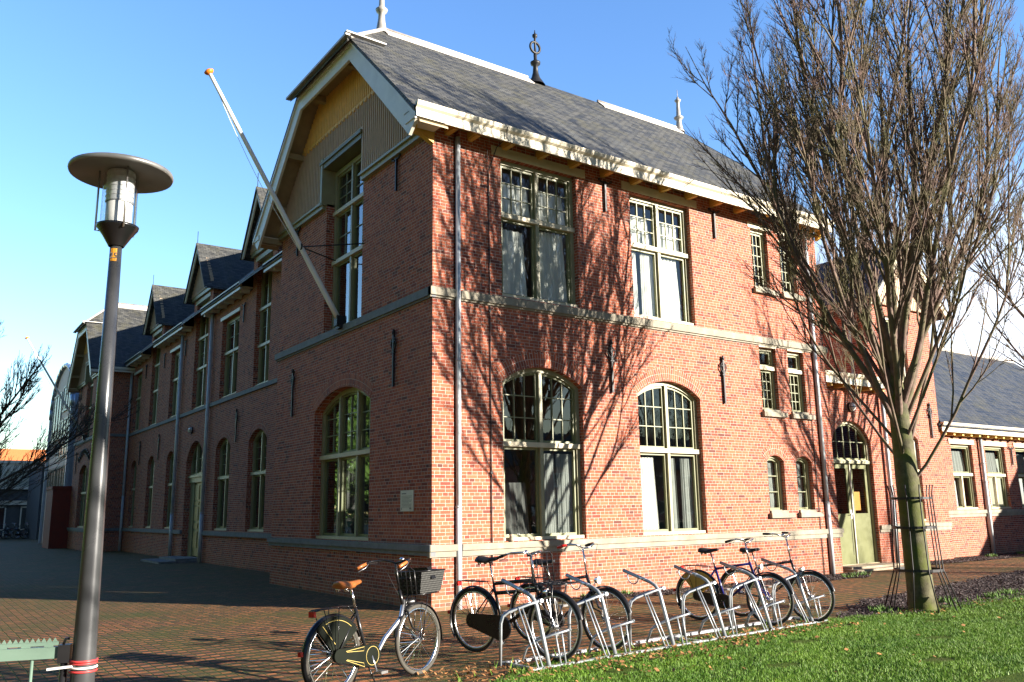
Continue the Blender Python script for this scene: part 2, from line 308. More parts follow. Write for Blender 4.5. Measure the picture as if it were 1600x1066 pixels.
# ------------------------------------------------------------------ mesh helpers
class MB:
    def __init__(s): s.v = []; s.f = []; s.sm = []; s.uv = None
    def add(s, vs, fs, smooth=False):
        o = len(s.v); s.v += [tuple(q) for q in vs]; s.f += [tuple(i+o for i in f) for f in fs]; s.sm += [smooth]*len(fs)
    def box(s, x0, x1, y0, y1, z0, z1, mat=None):
        vs = [(x, y, z) for x in (x0, x1) for y in (y0, y1) for z in (z0, z1)]
        if mat is not None: vs = [mat @ Vector(q) for q in vs]
        s.add(vs, [(0, 1, 3, 2), (4, 6, 7, 5), (0, 4, 5, 1), (2, 3, 7, 6), (0, 2, 6, 4), (1, 5, 7, 3)])
    def hexa(s, p):   # 8 points: bottom 4 (ring), top 4 (ring)
        s.add(p, [(3, 2, 1, 0), (4, 5, 6, 7), (0, 1, 5, 4), (1, 2, 6, 5), (2, 3, 7, 6), (3, 0, 4, 7)])
    def beam(s, a, b, wd, ht, up=(0, 0, 1)):
        a, b = Vector(a), Vector(b); d = (b-a).normalized(); x = d.cross(Vector(up)); x = x.normalized() if x.length > 1e-5 else Vector((1, 0, 0)); z = x.cross(d)
        q = [(-wd/2, -ht/2), (wd/2, -ht/2), (wd/2, ht/2), (-wd/2, ht/2)]
        s.hexa([a+x*i+z*j for i, j in q]+[b+x*i+z*j for i, j in q])
    def prism(s, poly, off):      # poly: list of 3D points, extruded by vector off (convex or simple)
        n = len(poly); off = Vector(off); P = [Vector(q) for q in poly]
        s.add(P+[q+off for q in P], [tuple(range(n))[::-1], tuple(range(n, 2*n))]+[(i, (i+1) % n, n+(i+1) % n, n+i) for i in range(n)])
    def tube(s, pts, r, n=8, cap=True, closed=False):
        P = [Vector(q) for q in pts]; k = len(P); rr = r if isinstance(r, (list, tuple)) else [r]*k
        vs = []; up = None
        for i in range(k):
            if closed: d = P[(i+1) % k]-P[i-1]
            else: d = P[min(i+1, k-1)]-P[max(i-1, 0)]
            d.normalize()
            if up is None:
                up = d.orthogonal().normalized()
            up = (up-d*up.dot(d)).normalized(); x = d.cross(up)
            for j in range(n):
                a = 2*math.pi*j/n; vs.append(P[i]+(up*math.cos(a)+x*math.sin(a))*rr[i])
        fs = []; m = k if closed else k-1
        for i in range(m):
            i2 = (i+1) % k
            for j in range(n): fs.append((i*n+j, i*n+(j+1) % n, i2*n+(j+1) % n, i2*n+j))
        o = len(s.v); s.add(vs, fs, n > 4)
        if cap and not closed:
            s.f += [tuple(o+j for j in range(n))[::-1], tuple(o+(k-1)*n+j for j in range(n))]; s.sm += [False, False]
    def lathe(s, prof, n=20, o=(0, 0, 0), axis='z'):   # prof: (r,z)
        vs = []; O = Vector(o)
        for r, z in prof:
            for j in range(n):
                a = 2*math.pi*j/n; c, d = math.cos(a)*r, math.sin(a)*r
                vs.append(O+(Vector((c, d, z)) if axis == 'z' else Vector((z, c, d)) if axis == 'x' else Vector((c, z, d))))
        k = len(prof); s.add(vs, [(i*n+j, i*n+(j+1) % n, (i+1)*n+(j+1) % n, (i+1)*n+j) for i in range(k-1) for j in range(n)], True)
    def torus(s, c, R, r, axis='y', n=48, m=8, a0=0, a1=2*math.pi, rot=None):
        full = abs(a1-a0-2*math.pi) < 1e-6; c = Vector(c); pts = []
        for i in range(n if full else n+1):
            a = a0+(a1-a0)*i/n
            pts.append(c+(Vector((math.cos(a)*R, 0, math.sin(a)*R)) if axis == 'y' else Vector((0, math.cos(a)*R, math.sin(a)*R)) if axis == 'x' else Vector((math.cos(a)*R, math.sin(a)*R, 0))))
        s.tube(pts, r, m, closed=full)

SPLIT = {'gutter_bracket', 'stone_lintel', 'window_sill', 'stone_band', 'purlin_end', 'eave_return', 'lightning_cable', 'window_mullion', 'gable_moulding', 'lead_flashing', 'soffit', 'barge_board', 'door_panel', 'rear_frame', 'brake_lever', 'base_rail', 'gable_ironwork', 'cornice', 'window_reveal', 'ridge_cap', 'wall', 'transom', 'cranks'}
def comps(m):
    par = list(range(len(m.v)))
    def fd(a):
        while par[a] != a: par[a] = par[par[a]]; a = par[a]
        return a
    for f in m.f:
        for i in f[1:]: par[fd(i)] = fd(f[0])
    gr = {}
    for i in range(len(m.v)): gr.setdefault(fd(i), []).append(i)
    L = []
    for g in gr.values():
        P = np.array([m.v[i] for i in g]); L.append([set(g), P.min(0)-.004, P.max(0)+.004])
    ch = True
    while ch:
        ch = False
        for i in range(len(L)):
            for j in range(len(L)-1, i, -1):
                if (L[i][1] <= L[j][2]).all() and (L[j][1] <= L[i][2]).all():
                    L[i][0] |= L[j][0]; L[i][1] = np.minimum(L[i][1], L[j][1]); L[i][2] = np.maximum(L[i][2], L[j][2]); del L[j]; ch = True
    return [l[0] for l in L]
def obj(name, m, mat, parent=None, recalc=True, uv=None, loc=None):
    if name in SPLIT and len(m.v) < 1500:
        L = comps(m)
        if 1 < len(L) <= 60:
            o = None
            for g in L:
                mm = MB(); ix = sorted(g); mp_ = {a: k for k, a in enumerate(ix)}; mm.v = [m.v[a] for a in ix]
                for f, q in zip(m.f, m.sm):
                    if f[0] in g: mm.f.append(tuple(mp_[a] for a in f)); mm.sm.append(q)
                o2 = obj1(name, mm, mat, parent, recalc, None, loc); o = o or o2
            return o
    return obj1(name, m, mat, parent, recalc, uv, loc)
def obj1(name, m, mat, parent=None, recalc=True, uv=None, loc=None):
    me = bpy.data.meshes.new(name); me.from_pydata(m.v, [], m.f); me.update()
    me.polygons.foreach_set('use_smooth', m.sm)
    if uv is not None:
        ul = me.uv_layers.new(name='UVMap'); li = np.empty(len(me.loops), dtype=np.int32); me.loops.foreach_get('vertex_index', li)
        ul.data.foreach_set('uv', np.array(uv, dtype=np.float32)[li].ravel())
    if recalc:
        bm = bmesh.new(); bm.from_mesh(me); bmesh.ops.recalc_face_normals(bm, faces=bm.faces); bm.to_mesh(me); bm.free()
    me.materials.append(mat if not isinstance(mat, str) else M[mat])
    o = bpy.data.objects.new(name, me); COL.objects.link(o)
    if parent: o.parent = parent; 
    if loc: o.location = loc
    return o
def tag(o, label, cat, group=None, kind=None):
    o['label'] = label
    if cat: o['category'] = cat
    if group: o['group'] = group
    if kind: o['kind'] = kind
    return o
def thing(name, label, cat, loc=(0, 0, 0), rz=0, group=None):
    o = bpy.data.objects.new(name, None); COL.objects.link(o); o.location = loc; o.rotation_euler = (0, 0, rz); o.empty_display_size = 0.1
    return tag(o, label, cat, group)
def struct(name, m, mat, **k):
    o = obj(name, m, mat, **k); o['kind'] = 'structure'; return o
def copy_tree(o, parent=None):
    c = o.copy(); COL.objects.link(c); c.parent = parent
    for ch in list(o.children): copy_tree(ch, c)
    return c

class Pl:   # a wall plane: origin, direction u along wall, outward normal
    def __init__(s, o, U, n): s.o, s.U, s.n = Vector(o), Vector(U), Vector(n)
    def p(s, u, z, d=0.0): return s.o+s.U*u+Vector((0, 0, z))-s.n*d
    def box(s, m, u0, u1, z0, z1, d0, d1):
        m.hexa([s.p(u0, z0, d0), s.p(u1, z0, d0), s.p(u1, z0, d1), s.p(u0, z0, d1), s.p(u0, z1, d0), s.p(u1, z1, d0), s.p(u1, z1, d1), s.p(u0, z1, d1)])
PR = Pl((0, 0, 0), (1, 0, 0), (0, -1, 0))
PL_ = Pl((0, 0, 0), (0, 1, 0), (-1, 0, 0))
PS = Pl((1.39, 0, 0), (0, 1, 0), (-1, 0, 0))
PP = Pl((0, 0.80, 0), (1, 0, 0), (0, -1, 0))
PM = Pl((0, 1.0, 0), (1, 0, 0), (0, -1, 0))
PW = Pl((0, 1.3, 0), (1, 0, 0), (0, -1, 0))

def arc_top(u0, u1, z1, rise):
    if rise <= 0: return lambda u: z1
    h = (u1-u0)/2; c = (u0+u1)/2; R = (h*h+rise*rise)/(2*rise); zc = z1+rise-R
    return lambda u: zc+math.sqrt(max(R*R-(u-c)**2, 0))
def poly(u0, u1, z0, top, n): return [(u0, z0), (u1, z0)]+[(u1+(u0-u1)*i/n, top(u1+(u0-u1)*i/n)) for i in range(n+1)]
def ring(m, pl, A, B, d0, d1):
    n = len(A); vs = [pl.p(*q, d0) for q in A]+[pl.p(*q, d0) for q in B]+[pl.p(*q, d1) for q in A]+[pl.p(*q, d1) for q in B]; fs = []
    for i in range(n):
        j = (i+1) % n; fs += [(i, j, n+j, n+i), (n+i, n+j, 3*n+j, 3*n+i), (i, 2*n+i, 2*n+j, j), (2*n+i, 3*n+i, 3*n+j, 2*n+j)]
    m.add(vs, fs)
HOLES = {}
def wall(name, pl, outline, holes, parent, reveal=0.17, mat='brick'):
    bm = bmesh.new(); edges = []
    for lp in [outline]+holes:
        vv = [bm.verts.new(pl.p(*q)) for q in lp]
        edges += [bm.edges.new((vv[i], vv[(i+1) % len(vv)])) for i in range(len(vv))]
    bmesh.ops.triangle_fill(bm, edges=edges, use_beauty=True, use_dissolve=False, normal=pl.n)
    m = MB(); bm.verts.index_update(); m.add([v.co for v in bm.verts], [tuple(v.index for v in f.verts) for f in bm.faces]); bm.free()
    for lp in holes:
        n = len(lp); vs = [pl.p(*q) for q in lp]+[pl.p(*q, reveal+0.06) for q in lp]
        m.add(vs, [(i, (i+1) % n, n+(i+1) % n, n+i) for i in range(n)])
    return obj(name, m, mat, parent, recalc=False)

def window(pl, u0, u1, z0, z1, parent, rise=0, depth=0.15, trans=(), nmul=1, bars=(), curtain=(), sash=True, name='window', fw=0.085, sill=True, mat='frame', barw=0.018):
    """trans: heights of transoms; nmul: number of mullions; bars: per zone (cols,rows) of small panes per light"""
    N = 12 if rise > 0 else 1
    top = arc_top(u0, u1, z1, rise); hole = poly(u0, u1, z0, top, N)
    m = MB(); zones = [z0]+list(trans)+[None]
    itop = lambda u: top(min(max(u, u0), u1))-fw
    ring(m, pl, hole, poly(u0+fw, u1-fw, z0+fw*0.7, itop, N), depth-0.03, depth+0.10)
    mw = 0.075; lights = nmul+1; iu0, iu1 = u0+fw, u1-fw; lw = (iu1-iu0-nmul*mw)/lights
    for k in range(nmul):
        a = iu0+(k+1)*lw+k*mw; zt = min(itop(a), itop(a+mw))+0.02
        pl.box(m, a, a+mw, z0+fw*0.7, zt, depth-0.045, depth+0.08)
    fo = obj(name, m, mat, parent)
    if trans:
        mt = MB()
        for t in trans: pl.box(mt, u0+0.002, u1-0.002, t-0.045, t+0.045, depth-0.075, depth+0.085)
        obj('transom', mt, 'cream', fo)
    ms, mb, mp = MB(), MB(), MB()
    for zi in range(len(zones)-1):
        za = zones[zi]+(fw*0.7 if zi == 0 else 0.045); last = zones[zi+1] is None
        for k in range(lights):
            a = iu0+k*(lw+mw); b = a+lw
            tf = (lambda u: itop(u)) if last else (lambda u, q=zones[zi+1]-0.045: q)
            nn = N if last else 1
            A = poly(a, b, za, tf, nn); sw = 0.05
            B = poly(a+sw, b-sw, za+sw, lambda u: tf(u)-sw, nn)
            if sash: ring(ms, pl, A, B, depth+0.01, depth+0.065)
            else: B = A
            mp.add([pl.p(*q, depth+0.045) for q in B], [tuple(range(len(B)))])
            bc, br = bars[zi] if zi < len(bars) else (1, 1)
            x0, x1 = B[0][0], B[1][0]; zb = B[0][1]; zt = max(q[1] for q in B)
            for c in range(1, bc):
                u = x0+(x1-x0)*c/bc; pl.box(mb, u-barw/2, u+barw/2, zb, tf(u)-sw, depth+0.02, depth+0.056)
            for r in range(1, br):
                z = zb+(zt-zb)*r/br; pl.box(mb, x0, x1, z-barw/2, z+barw/2, depth+0.022, depth+0.054)
            for (cz, ck, ca, cb, cz0, cz1, cm) in curtain:
                if cz == zi and ck == k:
                    mc = MB(); n = 40; ua = a+(b-a)*ca; ub = a+(b-a)*cb; H = zt-za; rows = []
                    for rr in range(2):
                        zz = za+H*(cz0 if rr == 0 else cz1)
                        rows += [pl.p(ua+(ub-ua)*(i/n)*(1.0 if rr == 0 else 0.86)+0.0, zz, depth+0.13+0.022*math.sin(i*(1.0+.35*math.sin(u0*7+ck*3+cz))+ck+u0)+0.012*math.sin(i*3.1)) for i in range(n+1)]
                    mc.add(rows, [(i, i+1, n+2+i, n+1+i) for i in range(n)], True); obj('curtain', mc, cm, fo)
    if ms.v: obj('sash', ms, 'olive', fo)
    if mb.v: obj('glazing_bars', mb, 'bar', fo)
    obj('pane', mp, 'glass', fo, recalc=False)
    if sill:
        mi = MB(); pl.box(mi, u0+0.003, u1-0.003, z0+0.002, z0+0.06, depth-0.11, depth-0.005); obj('sill', mi, 'cream', fo)
    return hole
def brick_arch(pl, u0, u1, z1, rise, th, parent, n=26, proud=0.004):
    h = (u1-u0)/2; c = (u0+u1)/2; Rr = (h*h+rise*rise)/(2*rise); zc = z1+rise-Rr; a = math.asin(min(1, h/Rr)); vs = []; uv = []; fs = []
    for i in range(n+1):
        t = -a+2*a*i/n
        for k, rr in enumerate((Rr, Rr+th)):
            vs.append(pl.p(c+math.sin(t)*rr, zc+math.cos(t)*rr, -proud)); uv.append((k*th, t*(Rr+th/2)))
    fs = [(2*i, 2*i+2, 2*i+3, 2*i+1) for i in range(n)]
    m = MB(); m.add(vs, fs); obj('brick_arch', m, 'brickuv', parent, recalc=False, uv=uv)
def anchor(pl, u, z0, z1, parent, fancy=True, T=False):
    m = MB(); d = -0.045
    pl.box(m, u-0.022, u+0.022, z0, z1, -0.06, -0.02)
    if T:
        m.tube([pl.p(u-0.16, z1+0.05, d), pl.p(u-0.10, z1-0.01, d), pl.p(u, z1+0.02, d), pl.p(u+0.10, z1-0.01, d), pl.p(u+0.16, z1+0.05, d)], 0.020, 6)
        for s in (-1, 1): m.torus(pl.p(u+s*0.165, z1+0.04, d), 0.022, 0.014, 'y' if abs(pl.n.y) > .5 else 'x', 10, 5)
    else:
        zc = z1-0.26
        for s in (-1, 1):
            m.tube([pl.p(u+s*q, zc+w_, d) for q, w_ in ((0.01, -0.15), (0.05, -0.08), (0.10, 0.0), (0.085, 0.07), (0.035, 0.06), (0.03, 0.02))], 0.017, 6)
            m.tube([pl.p(u+s*q, zc+w_, d) for q, w_ in ((0.085, 0.07), (0.05, 0.11), (0.01, 0.13))], 0.015, 6)
        pl.box(m, u-0.05, u+0.05, zc-0.17, zc-0.14, -0.07, -0.02)
        m.lathe([(0.0, 0), (0.035, 0.02), (0.04, 0.05), (0.02, 0.08), (0.03, 0.10), (0, 0.12)], 8, pl.p(u, z1-0.08, d))
    obj('wall_anchor', m, 'iron', parent)
def downpipe(x, y, z0, z1, parent, r=0.05, head=True, collar=(1.7, 4.3)):
    m = MB(); m.tube([(x, y, z0), (x, y, z1)], r, 14)
    for c in collar: m.tube([(x, y, c), (x, y, c+0.035)], r*1.16, 14)
    m.tube([(x, y, z0), (x, y, collar[0])], r*1.10, 14)
    return obj('downpipe', m, 'zinc', parent)

# ------------------------------------------------------------------ ground
def flat(name, pts, z, mat, sub=None):
    m = MB(); m.add([(x, y, z) for x, y in pts], [tuple(range(len(pts)))]); return struct(name, m, mat, recalc=False)
flat('ground', [(-900, -900), (900, -900), (900, 900), (-900, 900)], -0.03, 'ground')
flat('paving', [(-40, -30), (60, -30), (60, 74), (-40, 74)], 0.0, 'pave')
def inlawn(x, y):
    yb = np.interp(x, [-3.1, -2.6, -1.9, -1.0, 0.5, 3.7, 5.0, 9.0, 14, 22], [-7.0, -5.75, -5.15, -5.05, -5.0, -4.95, -5.15, -5.1, -4.3, -3.4])
    return (x > -3.1) & (y < yb+0.06*np.sin(x*9)+0.04*np.sin(x*23))
lx = np.linspace(-3.1, 22, 160); yb = np.interp(lx, [-3.1, -2.6, -1.9, -1.0, 0.5, 3.7, 5.0, 9.0, 14, 22], [-7.0, -5.75, -5.15, -5.05, -5.0, -4.95, -5.15, -5.1, -4.3, -3.4])+0.05*np.sin(lx*7)
m = MB(); n = len(lx); m.add([(x, y, 0.012) for x, y in zip(lx, yb)]+[(x, -26, 0.012) for x in lx], [(i, n+i, n+i+1, i+1) for i in range(n-1)])
struct('lawn_ground', m, 'lawn', recalc=False)
def strip(name, xs, ya, yb_, z, mat):
    m = MB(); n = len(xs); m.add([(x, y, z) for x, y in zip(xs, ya)]+[(x, y, z) for x, y in zip(xs, yb_)], [(i, n+i, n+i+1, i+1) for i in range(n-1)])
    return struct(name, m, mat, recalc=False)
xs = np.linspace(4.0, 22, 90)
mu_hi = lambda x: np.interp(x, [4.0, 5.0, 6.3, 9.0, 16, 22], [-5.0, -4.45, -3.85, -3.4, -2.3, -1.4])+0.07*np.sin(x*6)
mu_lo = lambda x: np.interp(x, [4.0, 5.0, 9.0, 14, 22], [-5.05, -5.35, -5.3, -4.5, -3.6])
strip('mulch_bed', xs, mu_hi(xs), mu_lo(xs), 0.008, 'mulch')
xw = np.linspace(2.9, 12.3, 50); g_lo = lambda x: np.interp(x, [2.9, 3.6, 5, 11, 12.3], [-0.02, -0.45, -0.75, -0.95, -0.2])+0.05*np.sin(x*5)
strip('gravel_bed', xw, xw*0-0.0, g_lo(xw), 0.008, 'mulch')
xv = np.linspace(14.6, 28.4, 40); strip('gravel_bed', xv, xv*0+1.3, np.interp(xv, [14.6, 15.2, 18, 28.4], [0.9, 0.25, 0.15, 0.1])+0.05*np.sin(xv*5), 0.008, 'mulch')
rng = np.random.default_rng(3)
def scatter_tris(name, P, size, hgt, mat, label, cat, blades=True, flatn=False):
    n = len(P); a = rng.uniform(0, 2*np.pi, n); c, s = np.cos(a), np.sin(a)
    sz = size*rng.uniform(0.5, 1.4, n); h = hgt*rng.uniform(0.5, 1.3, n)
    if blades:
        lean = rng.normal(0, 0.45, (n, 2))*h[:, None]
        A = P+np.c_[c*sz, s*sz, 0*c]; B = P-np.c_[c*sz, s*sz, 0*c]; T = P+np.c_[lean, h]
        V = np.stack([A, B, T], 1).reshape(-1, 3); Fc = np.arange(3*n).reshape(-1, 3); k = 3
    else:
        t1, t2 = rng.normal(0, 0.5, n), rng.normal(0, 0.5, n)
        q = []
        for (i, j) in ((1, 0), (0, 0.6), (-1, 0), (0, -0.6)):
            x = (i*c-j*s)*sz; y = (i*s+j*c)*sz; q.append(P+np.c_[x, y, h+(i*t1+j*t2)*sz*0.8+np.abs(i*t1+j*t2)*0])
        V = np.stack(q, 1).reshape(-1, 3); Fc = np.arange(4*n).reshape(-1, 4); k = 4
    me = bpy.data.meshes.new(name); me.vertices.add(len(V)); me.vertices.foreach_set('co', V.astype(np.float32).ravel())
    me.loops.add(k*n); me.loops.foreach_set('vertex_index', Fc.ravel().astype(np.int32)); me.polygons.add(n)
    me.polygons.foreach_set('loop_start', np.arange(0, k*n, k, dtype=np.int32)); me.update(calc_edges=True); me.validate()
    me.materials.append(M[mat]); o = bpy.data.objects.new(name, me); COL.objects.link(o)
    return tag(o, label, cat, kind='stuff')
def rect_pts(n, x0, x1, y0, y1, f=None, z=0.012, dens=None):
    P = np.c_[rng.uniform(x0, x1, n), rng.uniform(y0, y1, n), np.full(n, z)]
    return P[f(P[:, 0], P[:, 1])] if f else P
G = np.concatenate([rect_pts(190000, -3.1, 5, -8.6, -4.9, inlawn), rect_pts(135000, 3, 12, -9.3, -4.0, inlawn), rect_pts(30000, 12, 22, -7, -3.2, inlawn)])
bare = (np.sin(G[:, 0]*2.1+1)*np.sin(G[:, 1]*3.7+2) > .88) | ((G[:, 1] > -5.65) & (G[:, 0] < 3.6) & (rng.random(len(G)) < .35))
clump = ~bare & (rng.random(len(G)) < (0.55+0.45*np.sin(G[:, 0]*3.1+np.sin(G[:, 1]*5))*np.sin(G[:, 1]*4.3)+0.35))
inrack = (G[:, 1] > -5.3) & (G[:, 0] < 3.7) & (rng.random(len(G)) < 0.6)
G = G[clump & ~inrack]
scatter_tris('grass', G, 0.0032, 0.030, 'grass', 'short green lawn grass in front of the bicycle rack', 'grass')
T_ = rect_pts(1800, -3.1, 14, -6.0, -3.9, lambda x, y: (np.abs(y-np.interp(x, [-3.1, -1.9, 3.7, 5, 9, 14], [-5.6, -5.1, -4.95, -5.2, -5.15, -4.3])) < 0.13))
scatter_tris('grass_tufts', T_, 0.007, 0.10, 'grass', 'longer ragged grass tufts along the edge of the lawn', 'grass')
CH = np.concatenate([rect_pts(34000, 4.0, 20, -5.4, -1.6, lambda x, y: (y < mu_hi(x)+.03) & (y > mu_lo(x)-.05)), rect_pts(9000, 2.9, 12.2, -1.0, 0, lambda x, y: y > g_lo(x)-.04), rect_pts(9000, 14.8, 28, 0.1, 1.3, lambda x, y: y > 0.15)])
scatter_tris('bark_mulch', CH, 0.022, 0.012, 'chip', 'loose dark bark mulch chips around the tree and along the wall', 'mulch', blades=False)
LF = np.concatenate([rect_pts(480, -2.9, 0.2, -6.5, -5.0, lambda x, y: rng.random(len(x)) < .5+.5*np.sin(x*5+y*7)), rect_pts(700, -3.0, 1.5, -5.9, -4.85), rect_pts(330, 1.0, 3.6, -5.65, -4.9), rect_pts(60, -2.5, 4, -8, -5.5), rect_pts(70, 4.8, 8.5, -5.7, -5.1), rect_pts(30, 3, 10, -7, -5.2)])
LF[:, 2] = 0.025; scatter_tris('fallen_leaves', LF, 0.024, 0.015, 'leaf', 'dry brown fallen leaves scattered along the lawn edge', 'leaves', blades=False)
WD = np.concatenate([rect_pts(90, a-0.18, a+0.18, b-0.12, b+0.12) for a, b in ((10.6, -0.75), (11.3, -0.6), (3.4, -0.12), (4.2, -0.1), (6.6, -0.1), (20.3, 0.8), (22.4, 0.9), (8.5, -5.0), (7.2, -4.9), (9.3, -4.9), (5.2, -4.9))])
scatter_tris('weeds', WD, 0.012, 0.09, 'weed', 'small green weeds growing in the gravel beds', 'weeds')

# ------------------------------------------------------------------ school building
SB = thing('school_building', 'old red brick school with slate roofs and olive green window frames', 'school', (0, 0, 0))
def part(name, m, mat, **k): return obj(name, m, mat, SB, **k)
def gable_frame(y0, s, full=True):
    """everything on the west-facing gable block whose near corner is at y0; s = width scale"""
    Y = lambda y: y0+y*s
    pl = Pl((0, y0, 0), (0, s, 0), (-1, 0, 0))
    hs_ = []
    # lower big window (3 lights) and tall upper window (2 lights)
    hs_.append(window(pl, 2.47, 5.35, 1.10, 3.88, SB, rise=0.40, depth=0.22, trans=[2.86], nmul=2, bars=[(1, 1), (2, 3)], fw=0.10))
    brick_arch(pl, 2.47, 5.35, 3.88, 0.40, 0.30, SB)
    hs_.append(window(pl, 3.0, 4.97, 5.64, 9.55, SB, depth=0.22, trans=[7.30, 8.50], nmul=1, bars=[(1, 1), (2, 2), (2, 3)], fw=0.11,
        curtain=[(0, 0, 0.0, 0.5, 0, 1, 'curtain'), (0, 1, 0.1, 0.5, 0.04, 1, 'curtain'), (1, 0, 0.1, 0.5, 0, 1, 'curtain')]))
    for h in hs_: pass
    lo = hs_[0]; up = [(3.0, 5.64), (4.97, 5.64), (4.97, 8.9), (3.0, 8.9)]
    wall('wall', pl, [(0, -0.05), (7.88, -0.05), (7.88, 8.9), (0, 8.9)][0:2]+[(7.88, 8.75), (4.98, 8.75), (4.98, 5.64), (2.99, 5.64), (2.99, 8.75), (0, 8.75)], [lo], SB)
    m = MB()   # reveals of the tall slot
    m.add([pl.p(2.99, 5.64), pl.p(2.99, 8.75), pl.p(2.99, 8.75, .3), pl.p(2.99, 5.64, .3), pl.p(4.98, 5.64), pl.p(4.98, 8.75), pl.p(4.98, 8.75, .3), pl.p(4.98, 5.64, .3)], [(0, 1, 2, 3), (4, 5, 6, 7)])
    part('window_reveal', m, 'brick', recalc=False)
    # boarding with battens
    def btop(y): return min(8.62+0.96*(y+0.30), 8.62+0.96*(8.18-y), 11.42)
    mb = MB(); my = MB(); w_ = 0.095; y = -0.02
    k = 0
    while y < 7.9:
        c = y+w_/2; t = btop(c)+0.02
        for (a, b, mm, dd) in ((8.78, min(10.46, t), mb, 0.10), (10.42, t, my, 0.135)):
            if b <= a: continue
            if mm is mb and 2.95 < c < 5.0: a = 9.84
            if b <= a: continue
            tp = 0.085; t0, t1 = (0.0, tp) if k % 2 == 0 else (tp, 0.0)
            P = [pl.p(y+.004, a-t0, -dd), pl.p(y+w_-.004, a-t1, -dd), pl.p(y+w_-.004, b, -dd), pl.p(y+.004, b, -dd)]
            mm.prism(P, pl.n*(-0.05))
            if mm is mb or True:
                pl.box(mm, y-0.010, y+0.012, a+0.02, b, -dd-0.020, -dd+0.01)
        y += w_; k += 1
    part('gable_boarding', mb, 'board'); part('gable_boarding', my, 'board_bounce')
    m = MB()   # backing of boarding closes the gable
    pts = [(0.0, 8.75), (2.99, 8.75), (2.99, 9.84), (4.98, 9.84), (4.98, 8.75), (7.88, 8.75), (7.88, 8.9), (5.3, 11.45), (2.6, 11.45), (0.0, 8.9)]
    bm = bmesh.new(); vv = [bm.verts.new(pl.p(a, b, -0.04)) for a, b in pts]; ee = [bm.edges.new((vv[i], vv[(i+1) % len(vv)])) for i in range(len(vv))]
    bmesh.ops.triangle_fill(bm, edges=ee, use_beauty=True); bm.verts.index_update(); m.add([v.co for v in bm.verts], [tuple(v.index for v in f.verts) for f in bm.faces]); bm.free()
    part('gable_backing', m, 'board', recalc=False)
    m = MB()   # mouldings under the boarding, round the window head
    for a, b in ((-0.03, 2.95), (5.02, 7.9)): pl.box(m, a, b, 8.62, 8.74, -0.10, 0.05); pl.box(m, a, b, 8.72, 8.77, -0.15, 0.0)
    for a, b in ((4.98, 5.14),): pl.box(m, a+(.05 if a < 4 else 0), b-(.0 if a < 4 else .05), 8.70, 9.84, -0.14, 0.20)
    part('gable_moulding', m, 'frame'); m = MB()
    pl.box(m, 2.90, 5.09, 9.58, 9.70, -0.12, 0.28); pl.box(m, 2.87, 5.12, 9.695, 9.77, -0.16, 0.28)
    part('window_casing', m, 'casing')
    # barge boards on x = -0.6 plane
    mb = MB(); sf = MB(); X = -0.60
    O = [(-0.47, 8.60), (2.42, 11.46), (5.46, 11.46), (8.35, 8.60)]; bw = 0.30
    I = [(-0.17, 8.34), (2.55, 11.10), (5.33, 11.10), (8.05, 8.34)]
    for i in range(3):
        P = [O[i], O[i+1], I[i+1], I[i]]
        mb.hexa([Vector((X, Y(a), b)) for a, b in P]+[Vector((X+0.06, Y(a), b)) for a, b in P])
        q = 0.07; P2 = [(O[i][0], O[i][1]+0.05), (O[i+1][0], O[i+1][1]+0.05), (O[i+1][0], O[i+1][1]-0.06), (O[i][0], O[i][1]-0.06)]
        mb.hexa([Vector((X-0.035, Y(a), b)) for a, b in P2]+[Vector((X+0.0, Y(a), b)) for a, b in P2])
    part('barge_board', mb, 'white')
    for i in range(3):   # soffit planks between barge board and boarding
        a, b = O[i], O[i+1]
        P = [Vector((X+0.06, Y(a[0]), a[1]-0.07)), Vector((X+0.06, Y(b[0]), b[1]-0.07)), Vector((0.05, Y(b[0]), b[1]-0.07)), Vector((0.05, Y(a[0]), a[1]-0.07))]
        sf.hexa([p-Vector((0, 0, 0.03)) for p in P]+P)
    part('soffit', sf, 'soffit')
    m = MB()
    for (a, b) in ((0.5, 9.28), (1.55, 10.32), (7.38, 9.28), (6.33, 10.32), (3.0, 11.27), (4.9, 11.27), (8.0, 8.6)):
        m.box(X+0.07, 0.0, Y(a)-0.07, Y(a)+0.07, b-0.07, b+0.07)
    part('purlin_end', m, 'soffit')
    m = MB()  # eave returns at the feet
    for sgn, ye in ((1, -0.5), (-1, 8.38)):
        y1 = ye+sgn*0.44
        m.box(X-0.02, -0.02, min(Y(ye), Y(y1)), max(Y(ye), Y(y1)), 8.58, 8.70)
    part('eave_return', m, 'white')
    for a, b in ((0.35, 0), (7.5, 0)): pass
    anchor(pl, 1.42, 3.98, 5.06, SB); anchor(pl, 6.68, 3.92, 5.04, SB)
    anchor(pl, 1.40, 7.90, 8.56, SB, T=True); anchor(pl, 6.70, 7.92, 8.56, SB, T=True)
    m = MB(); pl.box(m, -0.06 if full else 0, 7.94, 5.47, 5.62, -0.07, 0.05); pl.box(m, -0.04 if full else 0, 7.92, 5.43, 5.475, -0.035, 0.05)
    pl.box(m, -0.07 if full else 0, 7.95, 0.98, 1.09, -0.08, 0.1); pl.box(m, -0.05 if full else 0, 7.93, 0.90, 0.985, -0.045, 0.05)
    part('stone_band', m, 'stone_shade')
